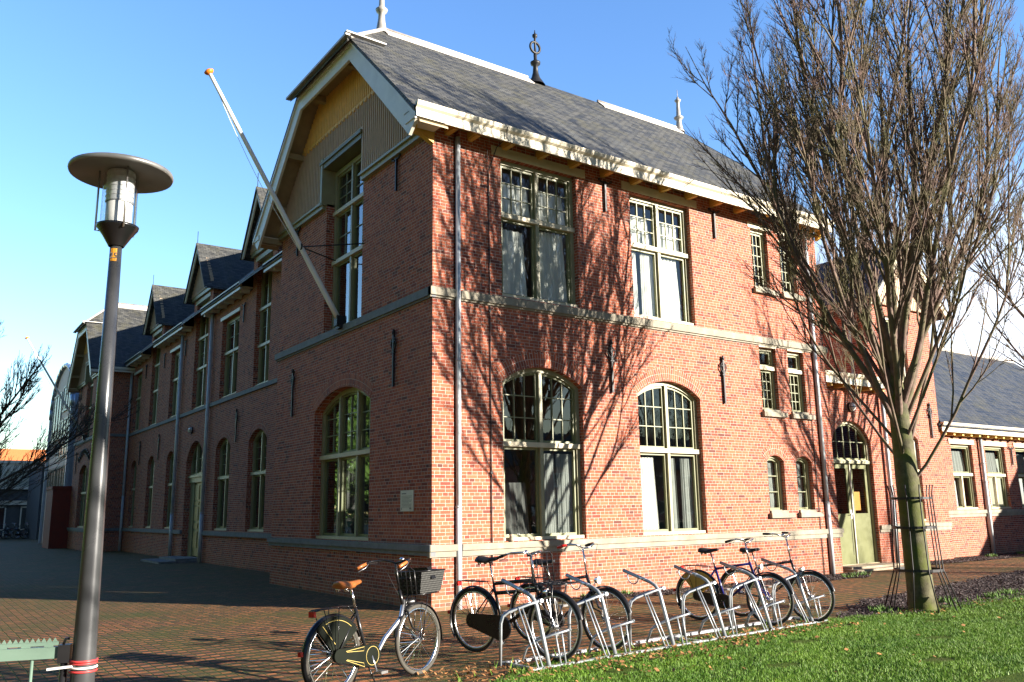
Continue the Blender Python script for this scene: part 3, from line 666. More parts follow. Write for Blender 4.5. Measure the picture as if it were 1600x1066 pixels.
def block_roof(y0, s, x1, hipx, front=True):
    """ridge along x; verge at x=-.62, half-hips both ends"""
    Y = lambda y: y0+y*s; xa = -0.64
    zf = lambda y: 8.80+0.955*(y+0.44) if y <= 3.94 else 8.80+0.955*(8.32-y)
    th = Vector((0, 0, -0.09)); R1 = (0.90, 3.94); R2 = (hipx, 3.94)
    m = MB(); P = lambda x, y: Vector((x, Y(y), zf(y)))
    for ys in ([-0.44, 2.42], [8.32, 5.46]):
        m.prism([P(xa, ys[0]), P(x1, ys[0]), P(x1, ys[1]), P(R2[0], 3.94), P(R1[0], 3.94), P(xa, ys[1])], th)
    for xe, rx in ((xa, R1[0]), (x1, R2[0])):
        sg = -1 if xe < 0 else 1; e = xe+sg*0.12; zz = zf(2.42)-0.10
        m.prism([Vector((e, Y(2.30), zz)), Vector((e, Y(5.58), zz)), Vector((rx, Y(3.94), zf(3.94)+0.01))], Vector((0, 0, -0.06)))
    roof = obj('roof', m, 'slate', SB)
    m = MB()   # ridge and hip leads
    zr = zf(3.94)
    def cap(a, b, w=0.30):
        a, b = Vector(a), Vector(b)
        for sg in (-1, 1):
            o = Vector((0, sg*w*s, -w*0.955)); m.prism([a+Vector((0, 0, .045)), b+Vector((0, 0, .045)), b+o+Vector((0, 0, .04)), a+o+Vector((0, 0, .04))], Vector((0, 0, -0.025)))
        m.tube([a+Vector((0, 0, .05)), b+Vector((0, 0, .05))], 0.035, 8)
    cap((0.85, Y(3.94), zr), (5.15 if x1 < 20 else hipx, Y(3.94), zr))
    if x1 < 20: cap((7.6, Y(3.94), zr), (hipx, Y(3.94), zr))
    for yy in (2.36, 5.52): m.tube([(xa-0.05, Y(yy), zf(2.42)-0.02), (0.9, Y(3.94), zr+0.04)], 0.045, 6)
    obj('ridge_cap', m, 'lead', roof)
    m = MB(); m.beam((xa-0.15, Y(2.2), zf(2.42)-0.06), (xa-0.15, Y(5.68), zf(2.42)-0.06), 0.10, 0.05); obj('lead_flashing', m, 'finial', roof)
    m = MB(); m.beam((xa-0.2, Y(2.22), zf(2.42)-0.02), (xa+0.75, Y(2.28), zf(2.42)+0.0), 0.12, 0.03); obj('lead_flashing', m, 'finial', roof)
    return roof, zr
def finial(x, y, z, parent, h=1.5, ringed=False):
    m = MB()
    if not ringed:
        pr = [(0.17, -0.12), (0.12, 0.02), (0.085, 0.25), (0.075, 0.42), (0.13, 0.46), (0.15, 0.52), (0.11, 0.56), (0.07, 0.60), (0.055, 1.0), (0.05, 1.18), (0.09, 1.22), (0.10, 1.27), (0.05, 1.31), (0.03, 1.4), (0.0, 1.43)]
        m.lathe([(r, q*h/1.5) for r, q in pr], 14, (x, y, z)); m.tube([(x, y, z+h*.9), (x, y, z+h*1.15)], 0.008, 5)
    else:
        pr = [(0.26, -0.22), (0.12, 0.0), (0.08, 0.15), (0.065, 0.36), (0.13, 0.40), (0.14, 0.46), (0.07, 0.50), (0.045, 0.55), (0.05, 0.70), (0.03, 0.74), (0.03, 1.18), (0.07, 1.22), (0.07, 1.28), (0.02, 1.32), (0.01, 1.42)]
        m.lathe(pr, 14, (x, y, z)); m.torus((x, y, z+0.90), 0.16, 0.035, 'y', 24, 7)
    obj('finial', m, 'iron' if ringed else 'finial', parent)

# ---- main corner block, west gable + south facade
gable_frame(0.0, 1.0)
roof, zr = block_roof(0.0, 1.0, 11.62, 10.75)
finial(0.82, 3.94, zr, roof, 1.5); finial(10.88, 3.94, zr, roof, 1.15); finial(5.42, 3.94, zr+0.1, roof, ringed=True)
H = []
# south facade windows
cur1 = [(0, 0, -0.02, 0.85, 0, 0.92, 'curtain'), (0, 1, 0.0, 0.98, 0, 1, 'curtain'), (1, 0, 0.0, 0.98, 0, 0.75, 'curtain'), (1, 1, 0.0, 0.98, 0, 0.75, 'curtain')]
H.append(window(PR, 1.52, 3.42, 5.66, 8.47, SB, trans=[7.32], bars=[(1, 1), (3, 3)], curtain=cur1))
H.append(window(PR, 4.93, 6.80, 5.66, 8.45, SB, trans=[7.30], bars=[(1, 1), (3, 3)], curtain=[(0, 0, -.02, .40, 0, 1, 'curtain'), (0, 0, .5, 1.1, 0, 1, 'curtain'), (0, 1, -.02, .9, 0, 1, 'curtain'), (1, 0, 0, .98, 0, .7, 'curtain'), (1, 1, 0, .98, 0, .7, 'curtain')]))
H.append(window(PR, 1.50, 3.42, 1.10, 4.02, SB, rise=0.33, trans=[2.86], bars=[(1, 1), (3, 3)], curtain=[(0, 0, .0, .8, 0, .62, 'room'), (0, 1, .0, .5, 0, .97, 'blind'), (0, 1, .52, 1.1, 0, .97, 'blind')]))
H.append(window(PR, 4.92, 6.80, 1.10, 4.00, SB, rise=0.33, trans=[2.84], bars=[(1, 1), (3, 3)], curtain=[(0, 0, -.02, .78, 0, .97, 'curtain'), (0, 1, .0, .38, 0, .97, 'blind'), (0, 1, .55, 1.1, 0, .97, 'blind')]))
for u in (1.50, 4.92): brick_arch(PR, u, u+1.92 if u < 2 else u+1.88, 4.02 if u < 2 else 4.00, 0.33, 0.30, SB)
sm = dict(nmul=0, fw=0.06, sill=False)
for u0 in (8.92, 9.98):
    H.append(window(PR, u0, u0+0.62, 6.86, 8.36, SB, depth=0.12, bars=[(3, 5)], **sm))
    H.append(window(PR, u0, u0+0.62, 3.86, 5.38, SB, depth=0.12, bars=[(3, 4)], trans=[4.9], **sm))
    H.append(window(PR, u0, u0+0.62, 1.52, 2.68, SB, rise=0.14, depth=0.13, bars=[(1, 3)], curtain=[(0, 0, 0, 1, 0, 1, 'blind')], **sm))
    brick_arch(PR, u0, u0+0.62, 2.68, 0.14, 0.24, SB, n=12)
wall('wall', PR, [(0.56, -0.05), (10.93, -0.05), (10.93, 8.80), (0.56, 8.80)], H, SB)
m = MB()   # corner piers and the recessed slots behind the downpipes
for a, b in ((0.0, 0.44), (11.06, 11.48)):
    s_ = b if a < 1 else a
    m.add([(a, 0, -.05), (b, 0, -.05), (b, 0, 8.80), (a, 0, 8.80), (s_, 0, -.05), (s_, .12, -.05), (s_, .12, 8.80), (s_, 0, 8.80)], [(0, 1, 2, 3), (4, 5, 6, 7)])
m.add([(0.44, .12, -.05), (0.56, .12, -.05), (0.56, .12, 8.80), (0.44, .12, 8.80), (0.56, 0, -.05), (0.56, 0, 8.80)], [(0, 1, 2, 3), (1, 4, 5, 2)])
m.add([(10.93, .12, -.05), (11.06, .12, -.05), (11.06, .12, 8.80), (10.93, .12, 8.80), (10.93, 0, -.05), (10.93, 0, 8.80)], [(0, 1, 2, 3), (0, 4, 5, 3)])
m.add([(11.48, 0, -.05), (11.48, 8, -.05), (11.48, 8, 8.9), (11.48, 0, 8.9), (11.48, 3.9, 12.8)], [(0, 1, 2, 4, 3)])
m.add([(0, 7.88, -.05), (11.48, 7.88, -.05), (11.48, 7.88, 8.9), (0, 7.88, 8.9)], [(0, 1, 2, 3)])
part('wall', m, 'brick', recalc=False)
m = MB()   # stone bands on south side
for a, b in ((-0.07, 0.47), (0.58, 10.92), (11.04, 11.55)):
    PR.box(m, a, b, 5.47, 5.62, -0.07, 0.04); PR.box(m, a+.01, b-.01, 5.43, 5.475, -0.035, 0.04)
    PR.box(m, a, b, 0.98, 1.085, -0.08, 0.04); PR.box(m, a+.01, b-.01, 0.88, 0.985, -0.045, 0.04)
part('stone_band', m, 'stone')
m = MB()
for a, b in ((1.30, 3.66), (4.70, 7.03)): PR.box(m, a, b, 8.475, 8.66, -0.03, 0.16)
for a in (8.92, 9.98): PR.box(m, a-0.10, a+0.72, 8.365, 8.50, -0.02, 0.12); PR.box(m, a-0.01, a+0.63, 5.385, 5.43, -0.02, 0.12)
part('stone_lintel', m, 'cream')
m = MB()
for a in (8.92, 9.98):
    for z in (6.86, 3.86, 1.52): PR.box(m, a-0.05, a+0.80, z-0.14, z-0.03, -0.09, 0.02); PR.box(m, a-0.0, a+0.62, z-0.03, z+0.03, -0.04, 0.12)
part('window_sill', m, 'stone')
for u, z0, z1 in ((4.20, 3.97, 5.04), (7.58, 3.94, 5.01)): anchor(PR, u, z0, z1, SB)
for u in (4.20, 7.60): anchor(PR, u, 7.85, 8.50, SB, T=True)
def cornice(name, x0, x1, y, z, parent=SB, out=0.5, sc=1.0):   # box gutter along x
    m = MB(); q = lambda dy, dz: (y-out+dy, z+dz)
    prof = [q(0.02, 0), q(0.02, 0.17*sc), q(-0.03, 0.21*sc), q(-0.05, 0.27*sc), q(-0.05, 0.29*sc), q(0.06, 0.29*sc), q(0.06, 0.12*sc), (y-out+.12, z+0.16*sc), q(0.05, 0.12*sc), q(0.05, 0)]
    m.prism([Vector((x0, a, b)) for a, b in prof], (x1-x0, 0, 0)); return obj(name, m, 'gutter', parent)
cornice('cornice', -0.62, 11.62, 0.0, 8.58)
m = MB()   # ochre brackets
bx = [0.30, 0.81, 1.60, 2.45, 3.28, 4.16, 5.00, 5.87, 6.72, 7.56, 8.40, 9.24, 10.05, 10.75, 11.25]
for x in bx: m.box(x-0.065, x+0.065, -0.38, 0.0, 8.66, 8.79); m.box(x-0.05, x+0.05, -0.33, 0.0, 8.62, 8.66)
for xx in (-0.52, 11.50):
    d = 1 if xx < 0 else -1
    pr_ = [(0.0, 8.78), (0.0, 8.46), (-0.10, 8.50), (-0.2, 8.60), (-0.33, 8.63), (-0.44, 8.68), (-0.45, 8.78)]
    m.prism([Vector((xx+d*0.44*0, y, z)) for y, z in pr_], (0.10, 0, 0))
    m.prism([Vector((xx+(0.0 if d > 0 else 0.0)+0.0, -0.02, 8.66)), Vector((xx, -0.02, 8.56)), Vector((xx+d*0.30, -0.02, 8.50)), Vector((xx+d*0.52, -0.02, 8.38)), Vector((xx+d*0.56, -0.02, 8.66))], (0, 0.12, 0))
part('gutter_bracket', m, 'ochre')
m = MB(); m.box(-0.60, 11.6, -0.45, 0.02, 8.79, 8.81)
part('soffit', m, 'soffit')
downpipe(0.52, -0.03, 0.0, 8.62, SB); downpipe(11.02, -0.045, 0.0, 8.62, SB)
m = MB(); rp = [(1.22, -0.02, z) for z in np.linspace(0.7, 8.1, 12)]; m.tube(rp+[(1.30, -0.2, 8.55), (1.32, -0.52, 8.62), (1.32, -0.54, 8.86)], 0.011, 5); m.tube([(1.22, -0.02, 8.1), (1.10, -0.15, 8.6)], 0.006, 4)
for z in (0.75, 2.3, 3.9, 5.3, 6.5, 7.6): m.box(1.20, 1.24, -0.03, 0, z, z+0.03)
part('lightning_cable', m, 'iron')
m = MB(); m.tube([(10.72, -0.02, z) for z in (0.02, 1.0, 2.0, 5.0)], 0.011, 5); part('lightning_cable', m, 'iron')

# ---- recessed long facade (x = 1.39)
LS, LE = 7.88, 32.7
S_H = []
ups = [(12.62, 14.05, True), (15.75, 17.70, False), (19.55, 21.30, True), (23.55, 25.0, False), (27.1, 28.6, True), (30.6, 32.15, False)]
TOP = 8.98; DT = 10.2
for a, b, tall in ups:
    if tall: S_H.append(window(PS, a, b, 5.66, 9.84, SB, trans=[6.98, 8.2] if a < 13 else [7.25, 8.45], nmul=1, bars=[(1, 1), (1, 2), (1, 2)], fw=0.12, depth=0.18, curtain=[(0, 0, .55, .95, 0, 1, 'curtain')] if a < 25 else ()))
    else: S_H.append(window(PS, a, b, 5.68, 8.50, SB, trans=[7.30], nmul=1, bars=[(1, 1), (1, 2)], fw=0.12, depth=0.18, curtain=[(0, 1, .3, .9, 0, 1, 'curtain')]))
lows = [(12.5, 14.2), (16.1, 17.75), (23.5, 24.75), (26.9, 28.2), (30.45, 31.65)]
for a, b in lows:
    S_H.append(window(PS, a, b, 1.12, 3.92, SB, rise=0.34, trans=[2.9], nmul=1, bars=[(1, 1), (1, 3)], fw=0.12, depth=0.18)); brick_arch(PS, a, b, 3.92, 0.34, 0.27, SB, n=14)
# arched entrance: fanlight above a panelled double door
da, db = 19.25, 21.60
S_H.append(window(PS, da, db, 3.12, 3.62, SB, rise=0.78, nmul=2, bars=[(1, 2)], fw=0.10, depth=0.22, sill=False)); brick_arch(PS, da, db, 3.62, 0.78, 0.27, SB, n=18)
dh = [(da, 0.15), (db, 0.15), (db, 3.10), (da, 3.10)]; S_H[-1] = [(da, 0.12)]+[(db, 0.12)]+S_H[-1][2:]
m = MB(); PS.box(m, da, da+0.5, 0.12, 3.06, 0.22, 0.30); PS.box(m, db-0.5, db, 0.12, 3.06, 0.22, 0.30); PS.box(m, da, db, 2.86, 3.12, 0.15, 0.32); PS.box(m, da+.02, db-.02, 3.05, 3.14, 0.10, 0.34)
drf = part('door_frame', m, 'frame')
m = MB(); PS.box(m, da+0.5, db-0.5, 0.14, 2.86, 0.27, 0.33); door = part('door', m, 'door_green')
m = MB()
for (a, b) in ((da+0.58, da+1.10), (da+1.25, db-0.58)):
    for z0, z1 in ((0.45, 1.05), (1.15, 1.35), (1.45, 1.95), (2.02, 2.15), (2.22, 2.75)): PS.box(m, a, b, z0, z1, 0.245, 0.28)
obj('door_panel', m, 'door_wood', door)
tw = []
for a, b, tall in ups:
    if tall: tw.append((a-0.42, b+0.42))
outl = [(LS, -0.05), (LE, -0.05), (LE, TOP)]
for a, b in reversed(tw): outl += [(b, TOP), (b, DT), (a, DT), (a, TOP)]
outl += [(LS, TOP)]
wall('wall', PS, outl, S_H, SB)
m = MB()
for a, b in tw:   # cheeks of the dormers
    for u in (a, b): m.add([PS.p(u, TOP-0.1), PS.p(u, DT), PS.p(u, DT, 1.6), PS.p(u, TOP-0.1, 1.6)], [(0, 1, 2, 3)])
m.add([(0.0, LE, -.05), (24, LE, -.05), (24, LE, 8.9), (0.0, LE, 8.9)], [(0, 1, 2, 3)])   # flank of the far gable block
part('wall', m, 'brick', recalc=False)
m = MB(); PS.box(m, LS, LE, 5.50, 5.63, -0.06, 0.05); PS.box(m, LS, 19.1, 0.95, 1.09, -0.08, 0.05); PS.box(m, 21.7, LE, 0.95, 1.09, -0.08, 0.05)
m.box(-0.06, 1.45, LE-0.06, LE+0.02, 5.50, 5.63); m.box(-0.06, 1.45, LE-0.07, LE+0.02, 0.95, 1.09)
part('stone_band', m, 'stone_shade')
m = MB()
for a, b, tall in ups:
    if not tall: PS.box(m, a-0.12, b+0.12, 8.51, 8.63, -0.05, 0.17)
part('stone_lintel', m, 'white')
m = MB(); xr = 5.0; zb = TOP+0.20
m.prism([Vector((0.93, 7.3, zb)), Vector((0.93, LE+0.3, zb)), Vector((xr, LE+2.5, zb+(xr-.93)*0.96)), Vector((xr, 4.0, zb+(xr-.93)*0.96))], (0, 0, -0.09))
m.prism([Vector((9.07, 7.3, zb)), Vector((9.07, LE+0.3, zb)), Vector((xr, LE+2.5, zb+(xr-.93)*0.96)), Vector((xr, 4.0, zb+(xr-.93)*0.96))], (0, 0, -0.09))
part('roof', m, 'slate')
def gutter_y(x, y0, y1, z):
    m = MB(); m.box(x-0.42, x-0.36, y0, y1, z, z+0.24); m.box(x-0.46, x-0.42, y0, y1, z+0.15, z+0.26); m.box(x-0.42, x+0.02, y0, y1, z+0.08, z+0.12)
    o = part('cornice', m, 'white'); m = MB(); y = y0+0.3
    while y < y1: m.box(x-0.30, x, y-0.06, y+0.06, z-0.04, z+0.08); y += 0.85
    obj('gutter_bracket', m, 'white', o)
segs = [(7.9, tw[0][0]), (tw[0][1]+.05, tw[1][0]-.05), (tw[1][1]+.05, tw[2][0]-.05), (tw[2][1]+.05, LE)]
for a, b in segs: gutter_y(1.39, a, b, TOP-0.02)
m = MB(); m.box(0.0, 1.39, LE-0.42, LE-0.36, 8.66, 8.90); m.box(0, 1.39, LE-0.42, LE, 8.74, 8.78); part('cornice', m, 'white')
for (a, b) in tw:   # gabled dormer heads
    c = (a+b)/2; hw = (b-a)/2+0.20; X = 1.39-0.36; za = DT+0.02; zt = za+1.86; xe = 4.4
    m = MB()
    for s in (-1, 1):
        P = [Vector((X-0.05, c+s*hw, za-0.12)), Vector((X-0.05, c, zt+0.08)), Vector((xe, c, zt+0.08)), Vector((xe, c+s*hw, za-0.12))]
        m.prism(P, (0, s*0.02, -0.09))
    dr = part('roof', m, 'slate')
    m = MB(); hb = (b-a)/2+0.02; y = c-hb
    while y < c+hb-0.01:
        cc = y+0.05; t = za+(1-abs(cc-c)/hw)*1.80
        q = [PS.p(y+.004, za+.02, -.12), PS.p(cc, za-.035, -.126), PS.p(y+.096, za+.02, -.12), PS.p(y+.096, t, -.12), PS.p(y+.004, t, -.12)]
        m.prism(q, (0.1, 0, 0)); PS.box(m, y-.006, y+.008, za+.03, t, -.135, -.10); y += 0.1
    obj('gable_boarding', m, 'board', dr)
    m = MB()
    for s in (-1, 1):
        P = [Vector((X, c+s*(hw+.03), za-0.20)), Vector((X, c, zt+0.02)), Vector((X, c, zt-0.26)), Vector((X, c+s*(hw-.12), za-0.20))]
        m.hexa(P+[p+Vector((0.05, 0, 0)) for p in P])
    obj('barge_board', m, 'white', dr)
    m = MB(); PS.box(m, a-.03, b+.03, za-.16, za, -.10, .05); PS.box(m, a+.3, b-.3, 9.85, 10.0, -.03, .2); obj('gable_moulding', m, 'frame', dr)
    m = MB(); m.tube([(X, c, zt), (X, c, zt+0.55)], 0.012, 5); obj('lightning_rod', m, 'iron', dr)
for y in (18.75, 22.95): downpipe(1.39-0.09, y, 0.0, TOP, SB, 0.06, collar=(1.7, 5.2))
downpipe(1.30, LE-0.12, 0.0, TOP-0.1, SB, 0.06, collar=(2.6, 5.2))
for u, z0, z1 in ((15.45, 4.0, 5.06), (26.2, 4.02, 5.08), (29.85, 3.96, 5.07)): anchor(PS, u, z0, z1, SB)
for u in (15.2, 22.6, 26.1, 29.6): anchor(PS, u, 8.0, 8.6, SB, T=True)
gable_frame(LE, 0.89, False)
froof, fz = block_roof(LE, 0.89, 24.0, 23.2)
finial(0.82, LE+3.94*.89, fz, froof, 1.5)
m = MB(); FC = LE+3.9*.89    # ironwork over the far gable's arched window
for k in range(9):
    t = -1+2*k/8; m.torus((-0.05, FC+t*1.5, 4.62+0.35*(1-t*t)), 0.13, 0.03, 'x', 12, 5)
part('gable_ironwork', m, 'iron')

# ---- porch, middle gable wing and low wing to the right
dL, dR, dz = 12.62, 14.42, 3.30
ph = poly(dL, dR, 0.10, arc_top(dL, dR, 3.30, 0.60), 12)
wall('wall', PP, [(11.48, -0.05), (15.2, -0.05), (15.2, 5.0), (11.48, 5.0)], [ph], SB, reveal=0.20)
window(PP, dL, dR, 2.80, 3.30, SB, rise=0.60, depth=0.12, nmul=0, bars=[(5, 2)], fw=0.07, sill=False, mat='cream')
brick_arch(PP, dL, dR, 3.30, 0.60, 0.24, SB, n=18)
m = MB(); PP.box(m, dL, dL+.06, .10, 2.78, .10, .24); PP.box(m, dR-.06, dR, .10, 2.78, .10, .24); PP.box(m, dL, dR, 2.75, 2.83, .06, .24); PP.box(m, dL, dR, .06, .12, .05, .3)
part('door_frame', m, 'frame')
mid = (dL+dR)/2
for s, (a, b) in enumerate(((dL+.06, mid-.01), (mid+.01, dR-.06))):
    m = MB(); hole = [(a+.13, 1.42), (b-.13, 1.42), (b-.13, 2.62), (a+.13, 2.62)]
    ring(m, PP, [(a, .12), (b, .12), (b, 2.75), (a, 2.75)], hole, .155, .21)
    PP.box(m, a+.13, b-.13, .30, 1.38, .165, .172)
    dd = part('door', m, 'door_green')
    m = MB(); m.add([PP.p(*q, .18) for q in hole], [(0, 1, 2, 3)]); obj('pane', m, 'glass', dd, recalc=False)
    if s == 0:
        m = MB(); m.tube([PP.p(b-.05, 1.40, .155), PP.p(b-.05, 1.40, .09), PP.p(b-.17, 1.40, .09)], .011, 6); PP.box(m, b-.09, b-.01, 1.28, 1.52, .148, .156); obj('handle', m, 'alu', dd)
        m = MB(); PP.box(m, b-.004, b+.024, .12, 2.75, .12, .156); obj('cover_strip', m, 'white', dd)
        m = MB(); PP.box(m, b-.10, b-.085, .35, 1.25, .148, .156); obj('draught_strip', m, 'iron', dd)
    else:
        m = MB(); PP.box(m, a+.25, b-.2, 1.5, 2.0, .30, .31); obj('notice', m, 'sticker', dd)
m = MB(); PP.box(m, 11.5, dL+.02, .98, 1.09, -.06, .03); PP.box(m, dR+.06, 15.2, .98, 1.09, -.06, .03); PP.box(m, dR+.04, 15.2, .90, .98, -.03, .03)
PM.box(m, 15.0, 18.47, .98, 1.09, -.06, .03); PM.box(m, 15.0, 18.47, .88, .98, -.03, .03); PW.box(m, 18.47, 28.5, 1.32, 1.43, -.07, .03); PW.box(m, 18.47, 28.5, 1.22, 1.33, -.035, .03)
part('stone_band', m, 'stone')
cornice('cornice', 11.50, 15.1, 0.80, 4.83, out=0.40)
m = MB()
for x in np.arange(11.8, 15.1, 0.6): m.box(x-.06, x+.06, .50, .8, 4.76, 4.90)
part('gutter_bracket', m, 'ochre')
m = MB(); m.hexa([(11.48, .4, 5.05), (15.2, .4, 5.05), (15.2, 7, 5.4), (11.48, 7, 5.4), (11.48, .4, 5.12), (15.2, .4, 5.12), (15.2, 7, 5.47), (11.48, 7, 5.47)]); part('roof', m, 'finial')
downpipe(15.02, .70, 0.02, 4.9, SB, 0.055, collar=(1.9, 3.4)); downpipe(15.0, 1.5, 5.2, 7.3, SB, 0.05, collar=(5.4, 6.3))
mh = [window(PM, 16.0, 17.1, 5.2, 7.2, SB, nmul=1, trans=[6.4], bars=[(1, 1), (2, 2)], depth=.12, mat='white'), window(PM, 15.9, 17.2, 1.15, 3.5, SB, rise=.25, nmul=1, trans=[2.6], bars=[(1, 1), (2, 2)], depth=.12, mat='white')]
brick_arch(PM, 15.9, 17.2, 3.5, .25, .24, SB, n=12)
wall('wall', PM, [(15.0, -0.05), (18.47, -0.05), (18.47, 7.5), (15.0, 7.5)], mh, SB, reveal=.12)
m = MB(); m.add([(15, 1, -.05), (15, 12, -.05), (15, 12, 7.5), (15, 1, 7.5), (18.47, 1, -.05), (18.47, 12, -.05), (18.47, 12, 7.5), (18.47, 1, 7.5)], [(0, 1, 2, 3), (4, 5, 6, 7)]); part('wall', m, 'brick', recalc=False)
m = MB(); cxm = 16.73
for x in np.arange(15.02, 18.4, .095):
    c = x+.047; t = 7.62+(1.85-abs(c-cxm))*1.02-.1; PM.box(m, x+.004, x+.09, 7.5, t, -.10, -.04); PM.box(m, x-.006, x+.007, 7.5, t, -.115, -.04)
part('gable_boarding', m, 'board')
m = MB()
for s in (-1, 1):
    P = [Vector((cxm+s*2.1, .45, 7.42)), Vector((cxm, .45, 9.52)), Vector((cxm, 12, 9.52)), Vector((cxm+s*2.1, 12, 7.42))]; m.prism(P, (s*.02, 0, -.09))
mr = part('roof', m, 'slate')
m = MB()
for s in (-1, 1):
    P = [Vector((cxm+s*2.1, .47, 7.40)), Vector((cxm, .47, 9.48)), Vector((cxm, .47, 9.2)), Vector((cxm+s*1.9, .47, 7.32))]; m.hexa(P+[p+Vector((0, .06, 0)) for p in P])
m.box(14.62, 14.68, .5, 12, 7.28, 7.52); m.box(14.6, 15.0, .5, 12, 7.36, 7.40)
obj('barge_board', m, 'cream', mr)
anchor(PM, 17.95, 3.6, 4.65, SB); anchor(PM, 15.5, 3.5, 4.5, SB)
wh = []; wx = [(19.55, 20.85), (21.68, 23.0), (23.75, 25.05), (25.9, 27.2)]
for a, b in wx: wh.append(window(PW, a, b, 1.45, 3.50, SB, nmul=0, trans=[2.55], bars=[(1, 1), (1, 1)], depth=.12, fw=.07, curtain=[(1, 0, .05, .95, 0, .9, 'blind'), (0, 0, .1, .4, 0, .9, 'curtain')])); 
m = MB()
for a, b in wx: PW.box(m, (a+b)/2-.035, (a+b)/2+.035, 1.5, 2.52, .08, .18)
part('window_mullion', m, 'cream')
wall('wall', PW, [(18.47, -.05), (28.5, -.05), (28.5, 3.95), (18.47, 3.95)], wh, SB, reveal=.12)
m = MB()
for a, b in wx: PW.box(m, a-.12, b+.12, 3.505, 3.66, -.03, .12)
part('stone_lintel', m, 'cream')
cornice('cornice', 18.45, 28.5, 1.3, 3.82, out=0.42)
m = MB()
for x in np.arange(18.8, 28.3, .52): m.box(x-.055, x+.055, 1.0, 1.3, 3.74, 3.88)
part('gutter_bracket', m, 'ochre')
m = MB(); m.prism([Vector((18.47, .86, 4.06)), Vector((34, .86, 4.06)), Vector((34, 5.6, 8.0)), Vector((18.47, 5.6, 8.0))], (0, 0, -.09)); m.prism([Vector((18.47, 10.4, 4.06)), Vector((34, 10.4, 4.06)), Vector((34, 5.6, 8.0)), Vector((18.47, 5.6, 8.0))], (0, 0, -.09))
wr = part('roof', m, 'slate_blue')
m = MB(); m.tube([(18.5, 5.6, 8.03), (34, 5.6, 8.03)], .10, 8); obj('ridge_cap', m, 'lead', wr)
downpipe(21.3, 1.22, 0.02, 3.9, SB, .055, collar=(2.3, 2.9)); anchor(PW, 23.4, 2.9, 3.45, SB, T=True)
# projecting side wing outside the frame on the right (it shades the low wing)
PE = Pl((28.5, 0, 0), (0, 1, 0), (-1, 0, 0))
eh = [window(PE, y, y+1.3, 1.3, 3.2, SB, nmul=1, trans=[2.5], bars=[(1, 1), (1, 1)], depth=.12) for y in (-8.5, -5.5, -2.5)]
wall('wall', PE, [(-10.8, -.05), (1.3, -.05), (1.3, 3.6), (-10.8, 3.6)], eh, SB, reveal=.12)
m = MB(); m.add([(28.5, -10.8, -.05), (36.5, -10.8, -.05), (36.5, -10.8, 3.6), (32.5, -10.8, 7.0), (28.5, -10.8, 3.6)], [(0, 1, 2, 3, 4)]); m.add([(36.5, -10.8, -.05), (36.5, 1.3, -.05), (36.5, 1.3, 3.6), (36.5, -10.8, 3.6)], [(0, 1, 2, 3)]); part('wall', m, 'brick', recalc=False)
m = MB()
for s in (-1, 1): m.prism([Vector((32.5+s*4.3, -11.1, 3.45)), Vector((32.5, -11.1, 7.1)), Vector((32.5, 5.6, 7.1)), Vector((32.5+s*4.3, 5.6, 3.45))], (0, 0, -.09))
part('roof', m, 'slate_blue')

# interiors: upper floor slab and a back partition so that the windows look into dim rooms
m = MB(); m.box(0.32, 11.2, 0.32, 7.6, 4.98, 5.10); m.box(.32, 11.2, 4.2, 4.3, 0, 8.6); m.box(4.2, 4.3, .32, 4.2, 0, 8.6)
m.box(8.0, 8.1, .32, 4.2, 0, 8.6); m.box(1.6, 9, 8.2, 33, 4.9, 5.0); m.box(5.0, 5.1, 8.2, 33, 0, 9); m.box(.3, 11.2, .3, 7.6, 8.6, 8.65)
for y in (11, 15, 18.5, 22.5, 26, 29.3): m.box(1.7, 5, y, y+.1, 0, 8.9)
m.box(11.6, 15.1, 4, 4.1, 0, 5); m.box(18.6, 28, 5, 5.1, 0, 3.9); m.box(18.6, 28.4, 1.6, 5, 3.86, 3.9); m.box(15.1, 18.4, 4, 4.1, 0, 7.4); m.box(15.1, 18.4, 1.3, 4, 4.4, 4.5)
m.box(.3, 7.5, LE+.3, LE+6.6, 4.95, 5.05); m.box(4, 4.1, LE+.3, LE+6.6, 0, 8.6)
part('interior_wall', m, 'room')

# ------------------------------------------------------------------ things on the building
def flagpole(y0, s, label):
    yc = y0+3.85*s
    t = thing('flagpole', label, 'flagpole', (-0.1, yc, 5.70), group='flagpoles on the gables')
    m = MB(); a = Vector((0, 0, 0)); b = Vector((-3.01, 0, 4.92)); n = 12
    m.tube([a.lerp(b, i/n) for i in range(n+1)], [0.062-0.022*i/n for i in range(n+1)], 12); obj('pole', m, 'polewhite', t)
    m = MB(); d = b.normalized(); m.tube([b-d*.01, b+d*.03, b+d*.06, b+d*.09], [.06, .10, .10, .05], 14); obj('truck', m, 'orange', t)
    m = MB(); k = a.lerp(b, .31); m.torus(k, .068, .02, 'x', 14, 5)
    for yy in (-0.95, 0.55): m.tube([k, (0.10, yy, 1.52)], .014, 6)
    obj('bracket', m, 'iron', t)
    m = MB(); e = b*.985; pts = [e.lerp(Vector((-.95, .02, 1.45)), i/10)+Vector((-0.0, 0, -.22*math.sin(math.pi*i/10))) for i in range(11)]; m.tube(pts, .006, 4); obj('halyard', m, 'curtain', t)
    m = MB(); m.box(-.10, .12, -.08, .08, -.10, .12); m.box(-.05, .14, -.10, .10, -.16, -.08); obj('foot', m, 'iron', t)
flagpole(0, 1, 'white flagpole with orange top slanting from the near corner gable window')
flagpole(LE, .89, 'white flagpole slanting from the far gable, behind the street lamp post')
t = thing('information_plaque', 'small pale plaque with rows of fine lettering beside the corner window', 'sign', (-0.002, 0.87, 1.84))
m = MB(); m.box(-.022, 0, -.24, .24, -.185, .185); obj('plate', m, 'plaque', t)
